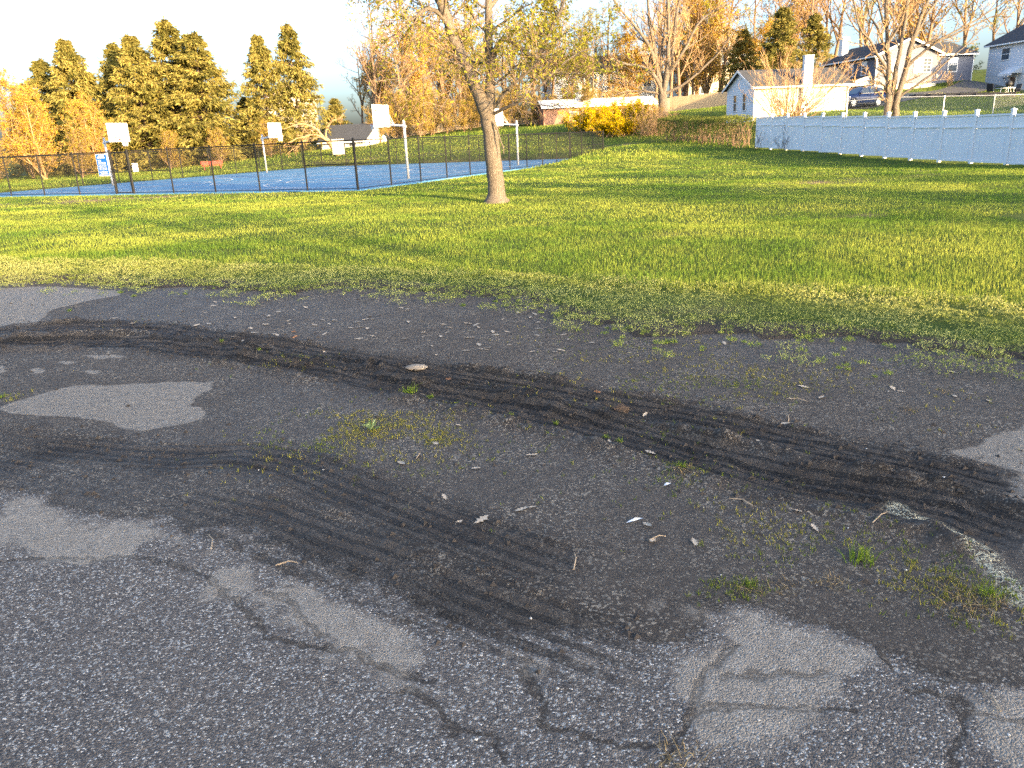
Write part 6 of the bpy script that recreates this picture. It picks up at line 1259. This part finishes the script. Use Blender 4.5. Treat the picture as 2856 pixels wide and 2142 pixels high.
# ragged clumps of pale grass and weed along the edge, thinning out over the asphalt
cx = gr.uniform(-9.5, 5.6, 5200); cy = gr.uniform(4.4, 12.5, 5200); li = lawn_in(cx, cy)
spill = np.where((cx > -.2) & (cx < 2.6), .75, .16)*(.25+1.3*fbm(cx*1.1+3, cy*1.1, 2)); k = (li > -spill) & (band_in(cx, cy) < .15) & in_view(cx, cy, 1) & (gr.random(5200) < np.where(li < 0, .55, .8)); cx, cy, li = cx[k], cy[k], li[k]
nb = 34; rad = (.018+.055*gr.random(len(cx))**1.6)*np.where(li < 0, .8, 1.2); a_ = gr.random((len(cx), nb))*6.283; r_ = gr.random((len(cx), nb))**.6*rad[:, None]
bx = (cx[:, None]+np.cos(a_)*r_).ravel(); by = (cy[:, None]+np.sin(a_)*r_).ravel(); dome = np.sqrt(np.clip(1-(r_/rad[:, None])**2*.8, 0, 1)).ravel()
bh_ = (.012+.55*np.repeat(rad, nb))*dome*(.6+.7*gr.random(len(bx))); tn = np.repeat(np.clip(.30+.55*gr.random(len(cx)), 0, 1), nb)+gr.normal(size=len(bx))*.15
V, F, T = blades(bx, by, np.maximum(terrain_h(bx, by), 0)+.004, bh_, np.full(len(bx), .0055), 1.3, np.clip(tn, 0, 1), False)
EDGE = leafy('pale_edge_grass', (0.150, 0.225, 0.035), (0.430, 0.460, 0.110), .4)
tag(link('edge_clumps', np_mesh('edge_clumps', V, F, {'tone': ('FLOAT', T)}), EDGE), 'ragged pale green clumps thinning out from the lawn over the mud', 'grass', kind='stuff')
# seedlings scattered on the mud
X = []; Y = []; Tn = []
for cx, cy, rx, ry, n in LAYOUT['sprouts']:
    n = int(n*.75); a = gr.normal(size=n)*.72*abs(rx)+cx; b = gr.normal(size=n)*.72*abs(ry)+cy; k = fbm(a*3.1, b*3.1, 3) > .40; a, b = a[k], b[k]; n = len(a); X.append(a); Y.append(b); Tn.append(np.full(n, gr.random()*.25)+sstep(.45, .6, fbm(a*2, b*2, 2))*.6)
X = np.concatenate(X); Y = np.concatenate(Y); Tn = np.concatenate(Tn)
bx = np.repeat(X, 4)+gr.normal(size=len(X)*4)*.006; by = np.repeat(Y, 4)+gr.normal(size=len(X)*4)*.006; bz_ = np.array([pave_z(a, b) for a, b in zip(bx, by)])
V, F, T = blades(bx, by, bz_+.006, .021*(.4+gr.random(len(bx))), np.full(len(bx), .0042), .9, np.clip(np.repeat(Tn, 4)+gr.normal(size=len(bx))*.2, 0, 1), False)
tag(link('sprouts', np_mesh('sprouts', V, F, {'tone': ('FLOAT', T)}), SPROUT), 'thin yellow-green seedlings scattered over the mud', 'weeds', kind='stuff')
# loose crumbs of mud
n = 26000; x, y = scatter(n, -7, 6, 2.0, 9.5); h0, f0 = pavement_fields(x, y); k = (gr.random(n) < np.maximum(f0['halo']*.9, f0['churn'])*.9+f0['mud']*.05) & (lawn_in(x, y) < 0); x, y, h0 = x[k], y[k], h0[k]
N = len(x); s = .006+.016*gr.random(N)**3
O = np.array([(1, 0, 0), (-.5, .87, 0), (-.5, -.87, 0), (0, 0, 1.1)]); Rz = gr.random(N)*6.28
V = np.stack([np.stack([x+s*(o[0]*np.cos(Rz)-o[1]*np.sin(Rz))*gr.uniform(.6, 1.3, N), y+s*(o[0]*np.sin(Rz)+o[1]*np.cos(Rz))*gr.uniform(.6, 1.3, N), h0+s*o[2]*gr.uniform(.4, .9, N)-.001], 1) for o in O], 1).reshape(-1, 3)
i = np.arange(N)[:, None]*4; F = np.concatenate([np.concatenate([i, i+1, i+3], 1), np.concatenate([i+1, i+2, i+3], 1), np.concatenate([i+2, i, i+3], 1)])
MUD = plain('dark_mud_crumb', (0.050, 0.040, 0.032), .9, var=.4, scale=30)
tag(link('mud_crumbs', np_mesh('mud_crumbs', V, [F]), MUD), 'dark crumbs of mud thrown along the tyre ruts', 'mud', kind='stuff')

# individual tufts, stones, leaves, sticks
GRASS_TUFT = leafy('tuft_grass', (0.12, 0.20, 0.02), (0.30, 0.36, 0.05), .4)
def tuft_mesh(seed, n, h, w, spread, lean):
    rg = np.random.default_rng(seed); global gr; old = gr; gr = rg
    a = rg.random(n)*6.28; r_ = spread*rg.random(n)**.7; V, F, T = blades(np.cos(a)*r_, np.sin(a)*r_, np.zeros(n), h*(.5+.6*rg.random(n)), np.full(n, w), lean, rg.random(n), True); gr = old
    return np_mesh('tuft', V, F, {'tone': ('FLOAT', T)})
TM = [tuft_mesh(s, 70, .075, .004, .055, 1.2) for s in (1, 2, 3)]
for m_ in TM: m_.materials.append(GRASS_TUFT)
DM = [tuft_mesh(s, 60, .035, .0030, .07, 3.2) for s in (4, 5)]
for m_ in DM: m_.materials.append(DRY)
TL = {0: 'bright green grass tuft growing inside the main tyre rut near the flat stone', 6: 'small green tuft beside a dry clump at the rut edge', 7: 'lone bright green grass tuft on the dark grit by the worn paint line', 8: 'green tuft among dry stalks below the worn paint line'}
for i, (p, s_) in enumerate(LAYOUT['tufts']):
    o = link('grass_tuft', TM[i % 3], None, None, (p[0], p[1], pave_z(*p)-.003), (0, 0, i*1.3), s_); tag(o, TL.get(i, 'small green grass tuft sprouting from the mud'), 'grass tuft', 'grass tufts in the mud')
for i, (p, s_) in enumerate(LAYOUT['dry_tufts']):
    o = link('dry_tuft', DM[i % 2], None, None, (p[0], p[1], pave_z(*p)-.003), (0, 0, i*1.7), s_); tag(o, {3: 'fan of dry straw lying on bare asphalt grit', 6: 'dry brown tuft growing from the crack in the asphalt'}.get(i, 'flattened clump of dry brown straw on the mud'), 'dry grass', 'dry straw clumps on the lot')
rosette = empty('weed_rosette', (*LAYOUT['rosette'], pave_z(*LAYOUT['rosette'])+.004)); tag(rosette, 'pale broad-leaved weed rosette among yellow seedlings', 'weed')
lf = np.array([(0, 0, 0), (.020, .010, .012), (.045, .013, .022), (.070, 0, .020), (.045, -.013, .022), (.020, -.010, .012)])
ROS = leafy('rosette_leaf', (0.20, .27, .10), (.34, .40, .18), .25)
for i in range(9):
    a = i*2.4; s_ = .9-.05*i; c, d = math.cos(a), math.sin(a); V = [((q[0]*c-q[1]*d)*s_, (q[0]*d+q[1]*c)*s_, q[2]*(1+.25*i)) for q in lf]
    link('leaf', np_mesh('leaf', V, [np.array([[0, 1, 2, 3, 4, 5]])], {'tone': ('FLOAT', np.full(6, (i % 3)/2))}), ROS, rosette)
def rock(seed, sx, sy, sz, n=2, rough=.18):
    import bmesh
    bm = bmesh.new(); bmesh.ops.create_icosphere(bm, subdivisions=n, radius=1.0); rg = random.Random(seed)
    for v in bm.verts:
        k = 1+rg.uniform(-rough, rough); v.co = Vector((v.co.x*sx*k, v.co.y*sy*k, max(v.co.z, -.4)*sz*(1+rg.uniform(-rough, rough)*.7)))
    me = bpy.data.meshes.new('rock'); bm.to_mesh(me); bm.free(); return me
STONE_TAN = plain('tan_stone', (.30, .24, .175), .9, var=.25, scale=20, bump=.5); STONE_PALE = plain('pale_pebble', (.48, .45, .40), .8, var=.2, scale=30); CLOD = plain('brown_clod', (.085, .058, .040), .95, var=.35, scale=40, bump=.8)
tag(link('flat_stone', rock(1, .085, .06, .022, 3, .07), STONE_TAN, None, (*LAYOUT['stone'], pave_z(*LAYOUT['stone'])+.012)), 'flat tan stone half sunk beside the tyre rut', 'stone')
tag(link('mud_clod', rock(2, .055, .045, .042, 3, .14), CLOD, None, (*LAYOUT['clod'], pave_z(*LAYOUT['clod'])+.012)), 'rounded brown clod of earth sitting in the rut', 'clod')
RK = [rock(10+i, 1, .75, .55, 1, .22) for i in range(4)]
for m_ in RK: m_.materials.append(STONE_PALE)
for i, p in enumerate(LAYOUT['stones']):
    tag(link('pebble', RK[i % 4], None, None, (p[0], p[1], pave_z(*p)+.003), (0, 0, i), rnd.uniform(.003, .0065)), 'pale pebble lying loose on the muddy lot', 'pebble', 'pale pebbles on the lot')
# oak leaves
OAK = plain('dry_oak_leaf', (.42, .34, .25), .8, var=.25, scale=25); OAKB = plain('brown_oak_leaf', (.25, .13, .07), .8, var=.25, scale=25)
def oak_leaf(seed, curl):
    rg = random.Random(seed); L = .065; half = [(0, .003), (.14, .05), (.22, .16), (.30, .09), (.42, .27), (.52, .11), (.66, .29), (.74, .12), (.86, .16), (1.0, .0)]
    up = [(x*L*2-L, y*L*1.6*rg.uniform(.8, 1.2)) for x, y in half]; dn = [(x*L*2-L, -y*L*1.6*rg.uniform(.8, 1.2)) for x, y in half[1:-1]]
    V = []; F = []
    for (x, y) in up: V.append((x, y))
    for (x, y) in dn: V.append((x, y))
    n = len(up); mid = [(x, 0) for x, _ in up[1:-1]]; b = len(V); V += mid
    for i in range(n-3): F += [(b+i, b+i+1, i+2, i+1), (b+i+1, b+i, n+i, n+i+1)]
    F += [(0, b, 1), (0, n, b), (n-1, n-2, b+n-3), (n-1, b+n-3, n+n-3)]
    V3 = [(x, y, curl*(abs(y)*1.2+x*x*4)+rg.uniform(0, .003)) for x, y in V]
    me = bpy.data.meshes.new('oak_leaf'); me.from_pydata(V3, [], F); me.update(); return me
OL = [oak_leaf(i, c) for i, c in enumerate((.05, .12, .02, .2))]
for m_ in OL: m_.materials.append(OAK)
OLB = [oak_leaf(20+i, c) for i, c in enumerate((.5, .8))]
for m_ in OLB: m_.materials.append(OAKB)
for i, p in enumerate(LAYOUT['big_leaves']):
    cur = i in (0, 1, 2, 9, 10); me = (OLB if cur else OL)[i % (2 if cur else 4)]
    if pf is None: pass
    z = max(pave_z(*p), terrain_h(*p)[0] if lawn_in(np.array(p[0]), np.array(p[1])) > 0 else -1)+.006
    o = link('fallen_leaf', me, None, None, (p[0], p[1], z), (rnd.uniform(-.3, .3) if not cur else rnd.uniform(.4, .9), rnd.uniform(-.25, .25), rnd.uniform(0, 6.28)), rnd.uniform(.32, .52))
    tag(o, 'curled brown oak leaf standing up from the mud' if cur else 'pale tan oak leaf lying on the lot', 'leaf', 'curled brown leaves' if cur else 'pale fallen oak leaves')
for cx, cy, rx, ry, n in LAYOUT['leaf_fields']:
    for j in range(int(n*.75)):
        x = cx+rnd.uniform(-1, 1)*abs(rx); y = cy+rnd.uniform(-1, 1)*abs(ry)
        if lawn_in(np.array(x), np.array(y)) > -.05: continue
        o = link('fallen_leaf', OL[rnd.randrange(4)], None, None, (x, y, pave_z(x, y)+.004), (rnd.uniform(-.12, .12), rnd.uniform(-.12, .12), rnd.uniform(0, 6.28)), rnd.uniform(.35, .8))
        tag(o, 'pale tan oak leaf lying on the lot', 'leaf', 'pale fallen oak leaves')
STICK = plain('pale_stick', (.38, .28, .18), .85)
for i, p in enumerate(LAYOUT['twigs']):
    a = rnd.uniform(0, 3.14); L = rnd.uniform(.03, .075); q = [(-L*math.cos(a), -L*math.sin(a), .004), (.01, .012, .012), (L*math.cos(a), L*math.sin(a), .005)]
    o = MB().tube(q, [.003, .0028, .0018], 5).build('fallen_twig', STICK, None, loc=(p[0], p[1], pave_z(*p)+.002)); tag(o, 'thin dry twig lying on the muddy lot', 'twig', 'dry twigs on the lot')
PAPER = plain('white_litter', (.72, .72, .70), .6)
for i, (p, lab) in enumerate(zip(LAYOUT['litter'], ('torn white scrap of plastic beside a tan leaf', 'small white feather-like scrap on the rut', 'short white stub lying on the silt patch'))):
    m = MB(); L = (.045, .02, .016)[i]; m.add([(-L, -.005, .004), (-L*.3, -.010, .008), (L*.4, -.004, .006), (L, -.008, .010), (L*.9, .006, .004), (L*.2, .008, .012), (-L*.5, .006, .006)], [(0, 1, 5, 6), (1, 2, 3, 4, 5)]); tag(m.build('litter', PAPER, None, loc=(p[0], p[1], pave_z(*p)+.003), rot=(0, 0, .35)), lab, 'litter')
